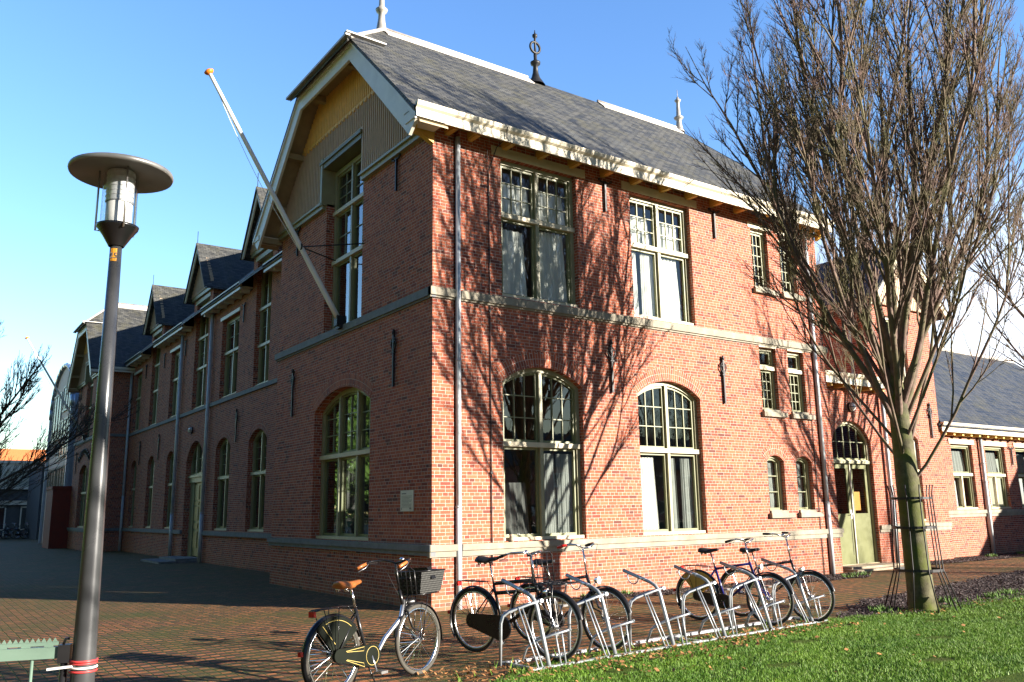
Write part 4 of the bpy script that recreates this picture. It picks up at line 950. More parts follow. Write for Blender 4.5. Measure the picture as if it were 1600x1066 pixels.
m = MB(); random.seed(4); PT = lambda a0, a1, z, h: m.box(-.0235, -.0222, min(a0, a1), max(a0, a1), z-h/2, z+h/2)
PT(.19, .02, .13, .018)
for k in range(9):
    z = .085-k*.024; y = .19
    while y > -.17+(.1 if k in (2, 5) else 0):
        l = random.uniform(.012, .045); PT(y, y-l, z, .008); y -= l+.010
PT(.20, .18, -.14, .04); PT(-.10, -.18, -.13, .02); PT(-.11, -.19, -.16, .008)
obj('lettering', m, 'text', t)
def wall_lamp(p, n, label):
    t = thing('wall_lamp', label, 'wall lamp', p, math.atan2(n[1], n[0])); m = MB()
    m.lathe([(.13, 0), (.13, .05), (.12, .06)], 18, axis='x'); obj('base', m, 'iron', t)
    m = MB(); m.lathe([(.115, .05), (.11, .09), (.08, .135), (.03, .155), (0, .158)], 18, axis='x'); obj('glass', m, 'opal', t)
    m = MB(); m.torus((.10, 0, 0), .115, .008, 'x', 20, 5); m.box(.05, .165, -.115, .115, -.008, .008); obj('cage', m, 'iron', t)
wall_lamp((13.6, .80, 4.28), (0, -1), 'round wall lamp above the olive green double door')
wall_lamp((1.39, 21.0, 4.85), (-1, 0), 'round wall lamp above the arched entrance on the shaded side')
t = thing('door_step', 'flat stone step in front of the olive green double door', 'step', (13.5, .5, 0))
m = MB(); m.box(-1.3, 1.3, -.42, .24, 0, .05); m.box(-1.2, 1.2, -.2, .28, .05, .10); obj('slab', m, 'step', t)
t = thing('door_step', 'wide low brick and stone step at the shaded arched entrance', 'step', (.9, 20.4, 0))
m = MB(); m.box(-.9, .48, -1.4, 1.4, 0, .07); m.box(-.3, .48, -1.2, 1.2, .07, .14); obj('slab', m, 'stone_shade', t)
t = thing('tin_can', 'small can standing on the sill of the corner ground floor window', 'can', (1.64, -.02, 1.088))
m = MB(); m.lathe([(0, 0), (.038, 0), (.038, .13), (.033, .135), (0, .135)], 14); obj('body', m, 'step', t)
m = MB(); m.lathe([(.0385, .03), (.0385, .1)], 14); obj('paper_band', m, 'stone', t)

# ------------------------------------------------------------------ street lamp with strap, green barrier
LX, LY = -6.51, -7.52
t = thing('street_lamp', 'steel street lamp with a flat round hood, nearest thing on the left', 'street lamp', (LX, LY, 0))
m = MB(); m.tube([(0, 0, 0), (0, 0, .9), (0, 0, 2.2), (0, 0, 3.28)], [.070, .062, .045, .034], 28); obj('pole', m, 'postgrey', t)
m = MB(); zb = 3.27; m.lathe([(.045, zb), (.05, zb+.01), (.085, zb+.07), (.118, zb+.115), (.122, zb+.13), (.10, zb+.135), (0, zb+.135)], 28); obj('collar', m, 'black', t)
m = MB(); m.lathe([(.102, zb+.13), (.100, zb+.49)], 32); obj('glass_cylinder', m, 'clear', t, recalc=False)
m = MB(); m.lathe([(.076, zb+.135), (.076, zb+.275), (.0, zb+.275)], 28); obj('lamp_tube', m, 'opal', t)
m = MB()
m.lathe([(.080, zb+.278), (.080, zb+.48)], 24)
for k in range(7): m.torus((0, 0, zb+.285+k*.030), .081, .0025, 'z', 24, 4)
obj('reflector', m, 'hoodlight', t, recalc=False)
m = MB(); zh = zb+.48
m.lathe([(0, zh+.01), (.10, zh+.005), (.28, zh-.010), (.285, zh-.022), (.297, zh-.022), (.302, zh-.008), (.298, zh+.008), (.20, zh+.030), (.16, zh+.034), (.155, zh+.05), (.11, zh+.062), (0, zh+.068)], 44); obj('hood', m, 'hood', t)
for k in range(3):
    a = R_(35+120*k); m = MB(); c, s_ = math.cos(a), math.sin(a); m.tube([(c*.10, s_*.10, zb+.10), (c*.128, s_*.128, zb+.10), (c*.128, s_*.128, zh+.02)], .006, 6); obj('rod', m, 'alu', t)
m = MB(); va = math.atan2(-13.0-LY, -7.4-LX)
for i in range(7):
    pass
m.add([(math.cos(va+q)*.0385, math.sin(va+q)*.0385, z) for q in (-.75, -.38, 0, .2) for z in (zb-.10, zb-.02)], [(0, 2, 3, 1), (2, 4, 5, 3), (4, 6, 7, 5)]); obj('number_sticker', m, 'sticker', t, recalc=False)
def text_mesh(s, size, mat, parent, loc, rot, name='number'):
    cu = bpy.data.curves.new(name, 'FONT'); cu.body = s; cu.size = size; cu.align_x = 'CENTER'; cu.extrude = .0006
    to = bpy.data.objects.new(name+'_tmp', cu); COL.objects.link(to); dg = bpy.context.evaluated_depsgraph_get()
    me = bpy.data.meshes.new_from_object(to.evaluated_get(dg)); bpy.data.objects.remove(to)
    me.materials.clear(); me.materials.append(M[mat]); o = bpy.data.objects.new(name, me); COL.objects.link(o); o.parent = parent; o.location = loc; o.rotation_euler = rot; return o
text_mesh('25', .05, 'text', t, (math.cos(va-.28)*.0395, math.sin(va-.28)*.0395, zb-.083), (R_(90), 0, va-.28+R_(90)))
t = thing('cable_strap', 'red and white cable ties wound round the foot of the street lamp', 'strap', (LX, LY, .83))
m = MB(); m.torus((0, 0, .035), .068, .006, 'z', 28, 6); m.torus((0, 0, -.02), .068, .006, 'z', 28, 6); m.torus((0, 0, .022), .068, .005, 'z', 28, 6); obj('red_tie', m, 'redcable', t)
m = MB(); m.torus((0, 0, 0), .068, .006, 'z', 28, 6); m.beam((-.06, -.03, .012), (-.175, .035, .0), .018, .012); obj('white_tie', m, 'curtain', t)
bdir = Vector((-0.985, 0.33, 0)).normalized(); bs = Vector((LX, LY, 0))+bdir*.10
ang = math.atan2(bdir.y, bdir.x)
t = thing('barrier_fence', 'pale green metal barrier with a toothed top rail beside the street lamp', 'fence', bs, ang)
m = MB(); m.box(.03, 4.2, -.022, .022, .885, .945); obj('rail', m, 'fence', t)
m = MB(); m.box(.035, 4.2, -.004, .004, .952, .972)
x = .04
while x < 4.2:
    m.prism([Vector((x, -.004, .970)), Vector((x+.028, -.004, .970)), Vector((x+.014, -.004, .993))], (0, .008, 0))
    x += .028
x = .06
while x < 4.1: m.box(x, x+.045, -.006, .006, .944, .953); x += .115
obj('toothed_strip', m, 'fence', t)
m = MB(); x = .16
while x < 4.1: m.tube([(x, 0, .04), (x, 0, .89)], .0085, 8); x += .19
m.box(.03, 4.2, -.015, .015, .03, .06); obj('baluster', m, 'fence', t)
m = MB(); m.box(-.03, .03, -.035, .035, .86, .955); m.tube([(.0, 0, 0), (0, 0, .86)], .02, 8); m.tube([(.01, 0, .955), (.0, 0, .985), (-.02, 0, .985)], .008, 6); obj('clamp', m, 'black', t)

# ------------------------------------------------------------------ trees (bare winter trees)
def grow_tree(name, label, loc, H, trunk_r, fork, limbs, spread, seed, dens=1.0, mats=('bark', 'twig'), group=None, cat='tree', tw_r=.0042, lean=0.0, reach=1.0, sub=(13, 9, 4), curl=0.075, leader=False, limb_r=.27):
    rg = np.random.default_rng(seed)
    t = thing(name, label, cat, loc, group=group)
    TV = [[], []]; TF = [[], []]; cnt = [0, 0]
    def tube(P, R, n, k):
        P = np.array(P); R = np.array(R); d = np.gradient(P, axis=0); d /= np.linalg.norm(d, axis=1)[:, None]+1e-9
        up = np.cross(d, [0.31, 0.77, 0.11]); up /= np.linalg.norm(up, axis=1)[:, None]; x = np.cross(d, up)
        a = np.arange(n)*2*np.pi/n
        V = P[:, None]+R[:, None, None]*(up[:, None]*np.cos(a)[None, :, None]+x[:, None]*np.sin(a)[None, :, None])
        m_ = len(P); i = np.arange(m_-1)[:, None]*n; j = np.arange(n)[None]; j2 = (j+1) % n
        Fq = np.stack([i+j, i+j2, i+n+j2, i+n+j], -1).reshape(-1, 4)+cnt[k]
        TV[k].append(V.reshape(-1, 3)); TF[k].append(Fq); cnt[k] += m_*n
    def path(p, d, L, n, trop, wig):
        P = [np.array(p, float)]; d = np.array(d, float)
        for i in range(n):
            d = d+rg.normal(0, wig, 3)+np.array([0, 0, trop]); d /= np.linalg.norm(d); P.append(P[-1]+d*L/n)
        return np.array(P)
    def side(d, ang, az):
        d = d/np.linalg.norm(d); a = np.cross(d, [0, 0, 1.0]); 
        if np.linalg.norm(a) < .05: a = np.array([1.0, 0, 0])
        a /= np.linalg.norm(a); b = np.cross(d, a); s = a*np.cos(az)+b*np.sin(az); return d*np.cos(ang)+s*np.sin(ang)
    def branch(P, r0, lvl):
        L = np.linalg.norm(np.diff(P, axis=0), axis=1).sum(); n = len(P)
        q = np.linspace(0, 1, n); R = r0*(1-q)**.8+[.005, .003, tw_r*.75, tw_r*.5][min(lvl, 3)]*1.0*np.ones(n)*(.9 if lvl else 1)
        tube(P, R, (7, 5, 3, 3)[min(lvl, 3)], 1 if lvl >= 1 or True else 0)
        if lvl >= 3: return
        ns = int(sub[lvl]*dens*(L/(H*.5) if lvl == 0 else 1)*rg.uniform(.8, 1.2))+1
        for c in range(ns):
            f = rg.uniform(.18 if lvl == 0 else .12, .97); idx = f*(n-1); i = int(idx); p = P[i]+(P[min(i+1, n-1)]-P[i])*(idx-i)
            d = P[min(i+1, n-1)]-P[max(i-1, 0)]
            an = rg.uniform(.28, .58) if lvl < 2 else rg.uniform(.3, .65)
            dd = side(d, an, rg.uniform(0, 2*np.pi))
            Lc = L*(1-f*.72)*[rg.uniform(.32, .52), rg.uniform(.28, .5), rg.uniform(.25, .5)][lvl]
            if lvl == 0: Lc = min(Lc, 3.4)
            Lc = max(Lc, .14)
            branch(path(p, dd, Lc, (6, 5, 3)[lvl], [.10, .09, .09][lvl], [.055, .09, .12][lvl]), min(R[i]*.55, [.019, .0075, .0036][lvl]*max(.6, H/13)), lvl+1)
    lead = fork*1.9 if leader else fork
    tr = path((0, 0, 0), (lean, 0, 1), lead, 10, .02, .012); k = len(tr)
    RR = trunk_r*(1+.13*np.exp(-np.linspace(0, 1, k)*7)); RR *= (np.interp(np.linspace(0, 1, k), [0, .5, .8, 1], [1, .95, .78, .50]) if leader else np.linspace(1, .9, k)); tube(tr, RR, 16, 0)
    top = tr[-1]; rt = RR[-1]
    # leaders
    base_az = rg.uniform(0, 6.28)
    for i in range(limbs):
        az = base_az+i*2.39996; lo = i/limbs
        tilt = spread*(1-.80*lo)*rg.uniform(.85, 1.12)+.03
        p = top+np.array([0, 0, -.25+lo*.30*min(1, H/10)])+np.array([np.cos(az), np.sin(az), 0])*rt*.55
        if lo > .55: p = top+np.array([np.cos(az), np.sin(az), 0])*rt*.4
        if leader:
            f = (fork-.10+(lead-fork+.08)*lo**.62)/lead; q = f*(k-1); ii = min(int(q), k-2); p = tr[ii]+(tr[ii+1]-tr[ii])*(q-ii); rt = RR[ii]; p = p+np.array([np.cos(az), np.sin(az), 0])*rt*.5
        d = np.array([np.cos(az)*np.sin(tilt), np.sin(az)*np.sin(tilt), np.cos(tilt)])
        L = (H-fork)*rg.uniform(.80, 1.0)*(1-(.42 if leader else .30)*(1-lo))*reach/(max(np.cos(tilt*.55), .5))
        Pm = None
        r = (trunk_r*limb_r*rg.uniform(.75, 1.25)*(.62 if lo < .22 else 1.0)) if leader else rt*(.34+.22*lo)*rg.uniform(.8, 1.1)
        Pm = path(p-d*.15, d, L, 14, curl*(tilt/.8), .060 if leader else .045)
        if leader:
            rr = np.hypot(Pm[:, 0], Pm[:, 1]); sc_ = np.where(rr > 1.7, (1.7+(rr-1.7)*.40)/np.maximum(rr, .01), 1.0); Pm[:, 0] *= sc_; Pm[:, 1] *= sc_
        branch(Pm, r, 0)
    for kk, (nm, mt) in enumerate((('trunk', mats[0]), ('branches', mats[1]))):
        V = np.concatenate(TV[kk]); Fc = np.concatenate(TF[kk]); me = bpy.data.meshes.new(nm)
        me.vertices.add(len(V)); me.vertices.foreach_set('co', V.astype(np.float32).ravel()); nf = len(Fc)
        me.loops.add(4*nf); me.loops.foreach_set('vertex_index', Fc.ravel().astype(np.int32)); me.polygons.add(nf)
        me.polygons.foreach_set('loop_start', np.arange(0, 4*nf, 4, dtype=np.int32)); me.update(calc_edges=True)
        me.polygons.foreach_set('use_smooth', np.ones(nf, bool)); me.materials.append(M[mt])
        o = bpy.data.objects.new(nm, me); COL.objects.link(o); o.parent = t
    return t
TX, TY = 5.95, -5.18
grow_tree('bare_tree', 'tall bare tree with mossy trunk inside the iron tree guard on the lawn edge', (TX, TY, 0.0), 13.4, .19, 2.1, 27, .72, 12, group='bare trees around the school', sub=(15, 12, 5), curl=.085, leader=True, tw_r=.0026, limb_r=.22)
grow_tree('bare_tree', 'bare tree whose twigs reach in at the right edge of the picture', (16.3, -5.4, 0), 12.0, .18, 2.1, 16, .9, 23, group='bare trees around the school', sub=(11, 7, 3))
grow_tree('bare_tree', 'dark wide bare tree at the far left in front of the metal clad hall', (-7.4, 15.0, 0), 5.6, .15, 1.3, 15, 1.32, 5, group='bare trees around the school', mats=('twig_dark', 'twig_dark'), sub=(11, 7, 3), tw_r=.006, curl=.03, reach=1.75)
grow_tree('bare_tree', 'bare street tree out on the lawn beyond the right of the camera', (1.2, -15.2, 0), 11.5, .20, 2.2, 14, .95, 31, group='bare trees around the school', sub=(10, 6, 3))
grow_tree('bare_tree', 'bare street tree standing across the lawn from the school front', (30, -25.0, 0), 12.5, .22, 2.4, 12, .95, 41, group='bare trees around the school', sub=(9, 5, 2))

# iron tree guard
t = thing('tree_guard', 'black iron tree guard of thin rods and hoops round the mossy trunk', 'tree guard', (TX, TY, 0))
for k in range(10):
    a = R_(18+36*k); c, s_ = math.cos(a), math.sin(a); m = MB()
    m.tube([(c*.56, s_*.56, .0), (c*.36, s_*.36, .62), (c*.33, s_*.33, 1.2), (c*.31, s_*.31, 1.80), (c*.335, s_*.335, 1.95)], .0105, 6); obj('rod', m, 'iron', t)
for z, r in ((.62, .36), (1.28, .325), (1.74, .31)):
    m = MB(); n = 28
    for i in range(n):
        a, b = 2*math.pi*i/n, 2*math.pi*(i+1)/n
        m.hexa([(math.cos(q)*rr, math.sin(q)*rr, z-.02) for q, rr in ((a, r-.004), (a, r+.004), (b, r+.004), (b, r-.004))]+[(math.cos(q)*rr, math.sin(q)*rr, z+.02) for q, rr in ((a, r-.004), (a, r+.004), (b, r+.004), (b, r-.004))])
    for q in range(3):
        a = R_(-70+120*q); m.tube([(math.cos(a)*.2, math.sin(a)*.2, z), (math.cos(a)*r, math.sin(a)*r, z)], .012, 6)
    obj('hoop', m, 'iron', t)
t = thing('paper_scrap', 'yellow card leaning against the foot of the guarded tree', 'card', (TX-.22, TY-.42, .02), R_(30))
m = MB(); m.hexa([(0, 0, 0), (.12, 0, .0), (.12, .008, 0), (0, .008, 0), (.14, .05, .26), (.24, .05, .22), (.24, .058, .22), (.14, .058, .26)]); obj('card', m, 'gold', t)

# ------------------------------------------------------------------ far left buildings
t = thing('metal_clad_hall', 'tall pale metal clad hall with a curved roof beyond the far gable', 'hall', (0.1, 42.2, 0))
def prof(z0=0):
    pts = [(0, z0)]+[(0, 8.0)]; n = 14; Wd = 9.0
    for i in range(1, n): a = math.pi*i/n; pts.append((Wd/2-math.cos(a)*Wd/2, 8.0+math.sin(a)*3.0))
    return pts+[(Wd, 8.0), (Wd, z0)]
m = MB(); P = prof(); m.add([(0.0, y, z) for y, z in P]+[(0, y, z) for y, z in P], [tuple(range(len(P)))]); obj('front', m, 'pinkwall', t, recalc=False)
m = MB()
k = 0; 
for i in range(34):
    x = .2+i*.3; m.box(x, x+.08, -.05, 0, 3.3, 8.0)
m.box(0, 10.5, 0, .05, 3.3, 8.2); P2 = prof()
for i in range(1, len(P2)-2):
    a, b = P2[i], P2[i+1]
    for j in range(35): m.hexa([(j*.3, a[0], a[1]), (j*.3+.3, a[0], a[1]), (j*.3+.3, b[0], b[1]), (j*.3, b[0], b[1])]+[(j*.3, a[0], a[1]+.06+.03*(j % 2)), (j*.3+.3, a[0], a[1]+.06+.03*(j % 2)), (j*.3+.3, b[0], b[1]+.06+.03*(j % 2)), (j*.3, b[0], b[1]+.06+.03*(j % 2))])
obj('cladding', m, 'metal_wall', t)
m = MB()
for i in range(1, len(P2)-2): m.tube([(-.06, P2[i][0], P2[i][1]), (-.06, P2[i+1][0], P2[i+1][1])], .14, 6)
m.box(-.15, .05, -.08, .12, 0, 8.05); m.box(-.15, .05, 8.9, 9.1, 0, 8.05); obj('edge_trim', m, 'metal_wall', t)
for (y0, y1, z0, z1) in ((1.2, 4.0, 8.0, 9.6), (1.0, 4.2, 6.4, 7.5), (1.0, 4.2, 5.2, 6.1), (1, 4.2, 3.2, 4.6), (4.6, 8, 6.4, 9.4), (4.6, 8, 3.2, 4.6), (1, 4.2, .1, 2.9)):
    m = MB(); ring(m, Pl((0, 0, 0), (0, 1, 0), (-1, 0, 0)), [(y0, z0), (y1, z0), (y1, z1), (y0, z1)], [(y0+.1, z0+.1), (y1-.1, z0+.1), (y1-.1, z1-.1), (y0+.1, z1-.1)], -.08, .0); wy = (y1-y0)/3
    for q in (1, 2): m.box(-.08, 0, y0+q*wy-.05, y0+q*wy+.05, z0, z1)
    fo = obj('window', m, 'white' if z0 > 5 else 'step', t); m = MB(); m.box(-.04, -.02, y0+.08, y1-.08, z0+.08, z1-.08); obj('pane', m, 'black', fo)
m = MB(); m.box(-1.0, 9, -2.6, -.1, 0, 3.15); m.box(-1.05, 9, -2.65, -.05, 3.15, 3.3); obj('annex', m, 'redwall', t)
m = MB(); m.box(8, 30, .5, 12, 0, 13.0); obj('hidden_shade_block', m, 'darkwall', t)  # unseen block added to throw shade on the terraced house
t = thing('terraced_house', 'dark terraced house with white dormer window and orange tiled roof, far left', 'house', (-6.0, 74.5, 0))
m = MB(); m.box(-8, 9.2, 0, 8, 0, 3.0); obj('wall', m, 'darkwall', t)
m = MB(); m.box(-8, 9.2, -.25, -.05, 2.75, 3.05); m.box(-8, 9.2, -.3, 0, 3.05, 3.12); obj('gutter', m, 'white', t)
m = MB(); m.hexa([(-8, -.2, 3.1), (9.2, -.2, 3.1), (9.2, 3, 3.1), (-8, 3, 3.1), (-8, .9, 6.6), (9.2, .9, 6.6), (9.2, 3, 6.6), (-8, 3, 6.6)]); obj('mansard_roof', m, 'slate', t)
m = MB(); m.prism([Vector((-8, 2.5, 6.5)), Vector((9.2, 2.5, 6.5)), Vector((9.2, 5.5, 8.0)), Vector((-8, 5.5, 8.0))], (0, 0, -.1)); obj('roof', m, 'tile', t)
for cx in (1.0, 6.6):
    m = MB(); m.box(cx-1.35, cx+1.35, -.15, 1.2, 4.1, 6.35); m.box(cx-1.5, cx+1.5, -.3, 1.2, 6.35, 6.6); dm = obj('dormer', m, 'white', t)
    m = MB(); m.box(cx-1.15, cx-.06, -.18, -.14, 4.35, 5.7); m.box(cx+.06, cx+1.15, -.18, -.14, 4.35, 5.7); obj('pane', m, 'glass', dm)
for x in (-5, 1.0, 5.0, 7.9):
    m = MB(); m.box(x-.9, x-.8, -.08, -.02, .1, 2.6); m.box(x+.8, x+.9, -.08, -.02, .1, 2.6); m.box(x-.9, x+.9, -.08, -.02, 2.5, 2.62); m.box(x-.9, x+.9, -.08, -.02, .6, .7); fo = obj('window', m, 'white', t)
    m = MB(); m.box(x-.8, x+.8, -.05, -.03, .7, 2.5); obj('pane', m, 'glass', fo)
m = MB(); m.box(3.2, 3.9, 2.2, 2.9, 6.4, 7.6); obj('chimney', m, 'brick', t)
t = thing('corner_shed', 'narrow dark brick outbuilding between the terraced house and the metal hall', 'shed', (1.0, 62, 0))
m = MB(); m.box(0, 6, 0, 8, 0, 5.6); obj('wall', m, 'darkwall', t); m = MB(); m.box(-.1, 6.1, -.1, 8.1, 5.6, 5.75); obj('roof', m, 'finial', t)
EV = [(-18, -9, 13), (-19.5, -3, 14), (-18, 3, 13.5), (-20, 9, 14), (-18.5, 15, 14), (-20, 21.5, 15), (-19, 28, 14), (-21, 35, 15), (-20, 42, 14), (-21, 50, 15), (-20, 58, 14)]  # unseen row added to block sky light and darken reflections on the west facade
for i, (x, y, h) in enumerate(EV):
    t = thing('evergreen_screen', ['nearest', 'second', 'third', 'fourth', 'fifth', 'sixth', 'seventh', 'eighth', 'ninth', 'tenth', 'farthest'][i]+' dark evergreen added left of the frame to cut skylight on the shaded facade', 'evergreen', (x, y, 0), group='added evergreen row screening the shaded facade')
    m = MB(); m.tube([(0, 0, 0), (0, 0, h*.4)], .22, 8); obj('trunk', m, 'twig_dark', t)
    n = 5200; u = rng.random(n)**.7; z = h*(.06+.94*u); rad = 3.4*np.sin(np.clip((1-u)*1.25+.05, 0, 1)*math.pi/2)*(.55+.45*rng.random(n)); a = rng.uniform(0, 6.283, n)
    C_ = np.c_[np.cos(a)*rad, np.sin(a)*rad, z]; q = rng.normal(0, .26, (n, 3, 3)); V = (C_[:, None]+q).reshape(-1, 3)
    mm_ = MB(); mm_.v = [tuple(v) for v in V]; mm_.f = [(3*k, 3*k+1, 3*k+2) for k in range(n)]; mm_.sm = [False]*n; obj('crown', mm_, 'weed', t, recalc=False)
# row across the street (only seen reflected in the windows)
t = thing('street_house_row', 'row of brick houses with orange roofs across the street, outside the frame', 'house', (-34, 6, 0))
PH = Pl((0, 0, 0), (0, 1, 0), (1, 0, 0)); hh = []
for k in range(7):
    for z0, z1 in ((.9, 2.4), (3.4, 4.8)): hh.append([(-13+k*4, z0), (-11.2+k*4, z0), (-11.2+k*4, z1), (-13+k*4, z1)])
o = wall('wall', PH, [(-15, 0), (15, 0), (15, 5.6), (-15, 5.6)], hh, t, reveal=.1)
m = MB(); mp = MB()
for h in hh:
    ring(m, PH, h, [(h[0][0]+.1, h[0][1]+.1), (h[1][0]-.1, h[1][1]+.1), (h[2][0]-.1, h[2][1]-.1), (h[3][0]+.1, h[3][1]-.1)], .04, .1); PH.box(m, (h[0][0]+h[1][0])/2-.05, (h[0][0]+h[1][0])/2+.05, h[0][1], h[2][1], .04, .1); mp.add([PH.p(*q, .08) for q in h], [(0, 1, 2, 3)])
fo = obj('window', m, 'white', t); obj('pane', mp, 'black', fo, recalc=False)
m = MB(); m.prism([Vector((.5, -15, 5.4)), Vector((.5, 15, 5.4)), Vector((-4, 15, 9)), Vector((-4, -15, 9))], (0, 0, -.15)); m.prism([Vector((-8.5, -15, 5.4)), Vector((-8.5, 15, 5.4)), Vector((-4, 15, 9)), Vector((-4, -15, 9))], (0, 0, -.15)); obj('roof', m, 'tile', t)
m = MB(); m.add([(0, -15, 0), (-8, -15, 0), (-8, -15, 5.5), (-4, -15, 8.9), (0, -15, 5.5)], [(0, 1, 2, 3, 4)]); obj('gable_wall', m, 'brick', t, recalc=False)

t = thing('terraced_row', 'long dark brick terrace far behind the camera, only mirrored in the windows', 'house', (40, -62, 0))
PB = Pl((0, 0, 0), (1, 0, 0), (0, 1, 0)); hh = [[(x, z), (x+2, z), (x+2, z+1.6), (x, z+1.6)] for x in range(-64, 62, 5) for z in (1, 4)]
wall('wall', PB, [(-66, 0), (66, 0), (66, 6.5), (-66, 6.5)], hh, t, reveal=.1)
m = MB(); mp = MB()
for h in hh: ring(m, PB, h, [(h[0][0]+.15, h[0][1]+.15), (h[1][0]-.15, h[1][1]+.15), (h[2][0]-.15, h[2][1]-.15), (h[3][0]+.15, h[3][1]-.15)], .04, .1); mp.add([PB.p(*q, .08) for q in h], [(0, 1, 2, 3)])
fo = obj('window', m, 'white', t); obj('pane', mp, 'black', fo, recalc=False)
m = MB(); m.prism([Vector((-66, .5, 6.3)), Vector((66, .5, 6.3)), Vector((66, -4, 10.5)), Vector((-66, -4, 10.5))], (0, 0, -.15)); m.prism([Vector((-66, -8.5, 6.3)), Vector((66, -8.5, 6.3)), Vector((66, -4, 10.5)), Vector((-66, -4, 10.5))], (0, 0, -.15)); obj('roof', m, 'slate', t)

# ------------------------------------------------------------------ bicycle rack
RA = R_(4.2); r0 = Vector((-1.66, -5.42, 0))
t = thing('bicycle_rack', 'long galvanised bicycle rack with six leaning posts at the lawn edge', 'bicycle rack', r0, RA)
m = MB(); m.box(-.25, 5.35, -.03, .03, .0, .03); m.box(-.25, 5.35, .50, .56, .0, .03)
for x in (-.2, 2.5, 5.3): m.box(x-.02, x+.02, 0, .53, .003, .033)
obj('base_rail', m, 'galv', t)
for k in range(6):
    x = k*1.0
    m = MB(); m.tube([(x, 0, .02), (x, .10, .34), (x, .18, .60), (x, .205, .66), (x, .26, .71), (x, .34, .745), (x, .78, .865)], .0225, 12); po = obj('post', m, 'galv', t)
    m = MB(); m.torus((x, .62, .80), .095, .008, 'x', 18, 6, a0=math.pi*.98, a1=2.08*math.pi)
    obj('lock_loop', m, 'galv', po)
    m = MB(); m.tube([(x, .40, .762), (x, .50, .790)], .0235, 12); obj('sleeve', m, 'alu', po)
    # upper wheel holder: a pair of bars from the bend of the post down to the rear rail
    m = MB()
    for dx, dy in ((-.018, -.028), (.018, .028)):
        m.tube([(x+.05+dx, .185+dy*.4, .675), (x-.06+dx, .24+dy, .645), (x-.27+dx, .335+dy, .575), (x-.33+dx, .36+dy, .535), (x-.355+dx, .37+dy, .46), (x-.36+dx, .38+dy, .03)], .0135, 8)
    m.tube([(x+.045, .15, .678), (x+.06, .215, .672)], .022, 8)
    for dx in (-.20, -.14): m.tube([(x+dx, .30+dx*.2, .62), (x+dx+.05, .0, .02)], .0095, 7)
    obj('wheel_holder', m, 'galv', t)
    # lower wheel holder on the right of the post
    m = MB()
    for dx, dy in ((-.03, -.03), (.03, .03)):
        m.tube([(x+.25+dx*.4, -.05+dy*.4, .375), (x+.12+dx, .08+dy, .325), (x+.0+dx, .22+dy, .255), (x-.05+dx, .30+dy, .19), (x-.06+dx, .38+dy, .03)], .0105, 7)
    m.tube([(x+.235, -.07, .375), (x+.27, -.04, .375)], .019, 8)
    for dx in (.13, .20): m.tube([(x+dx, .04-.4*(dx-.13), .35), (x+dx+.03, -.01, .02)], .0095, 7)
    obj('wheel_holder', m, 'galv', t)

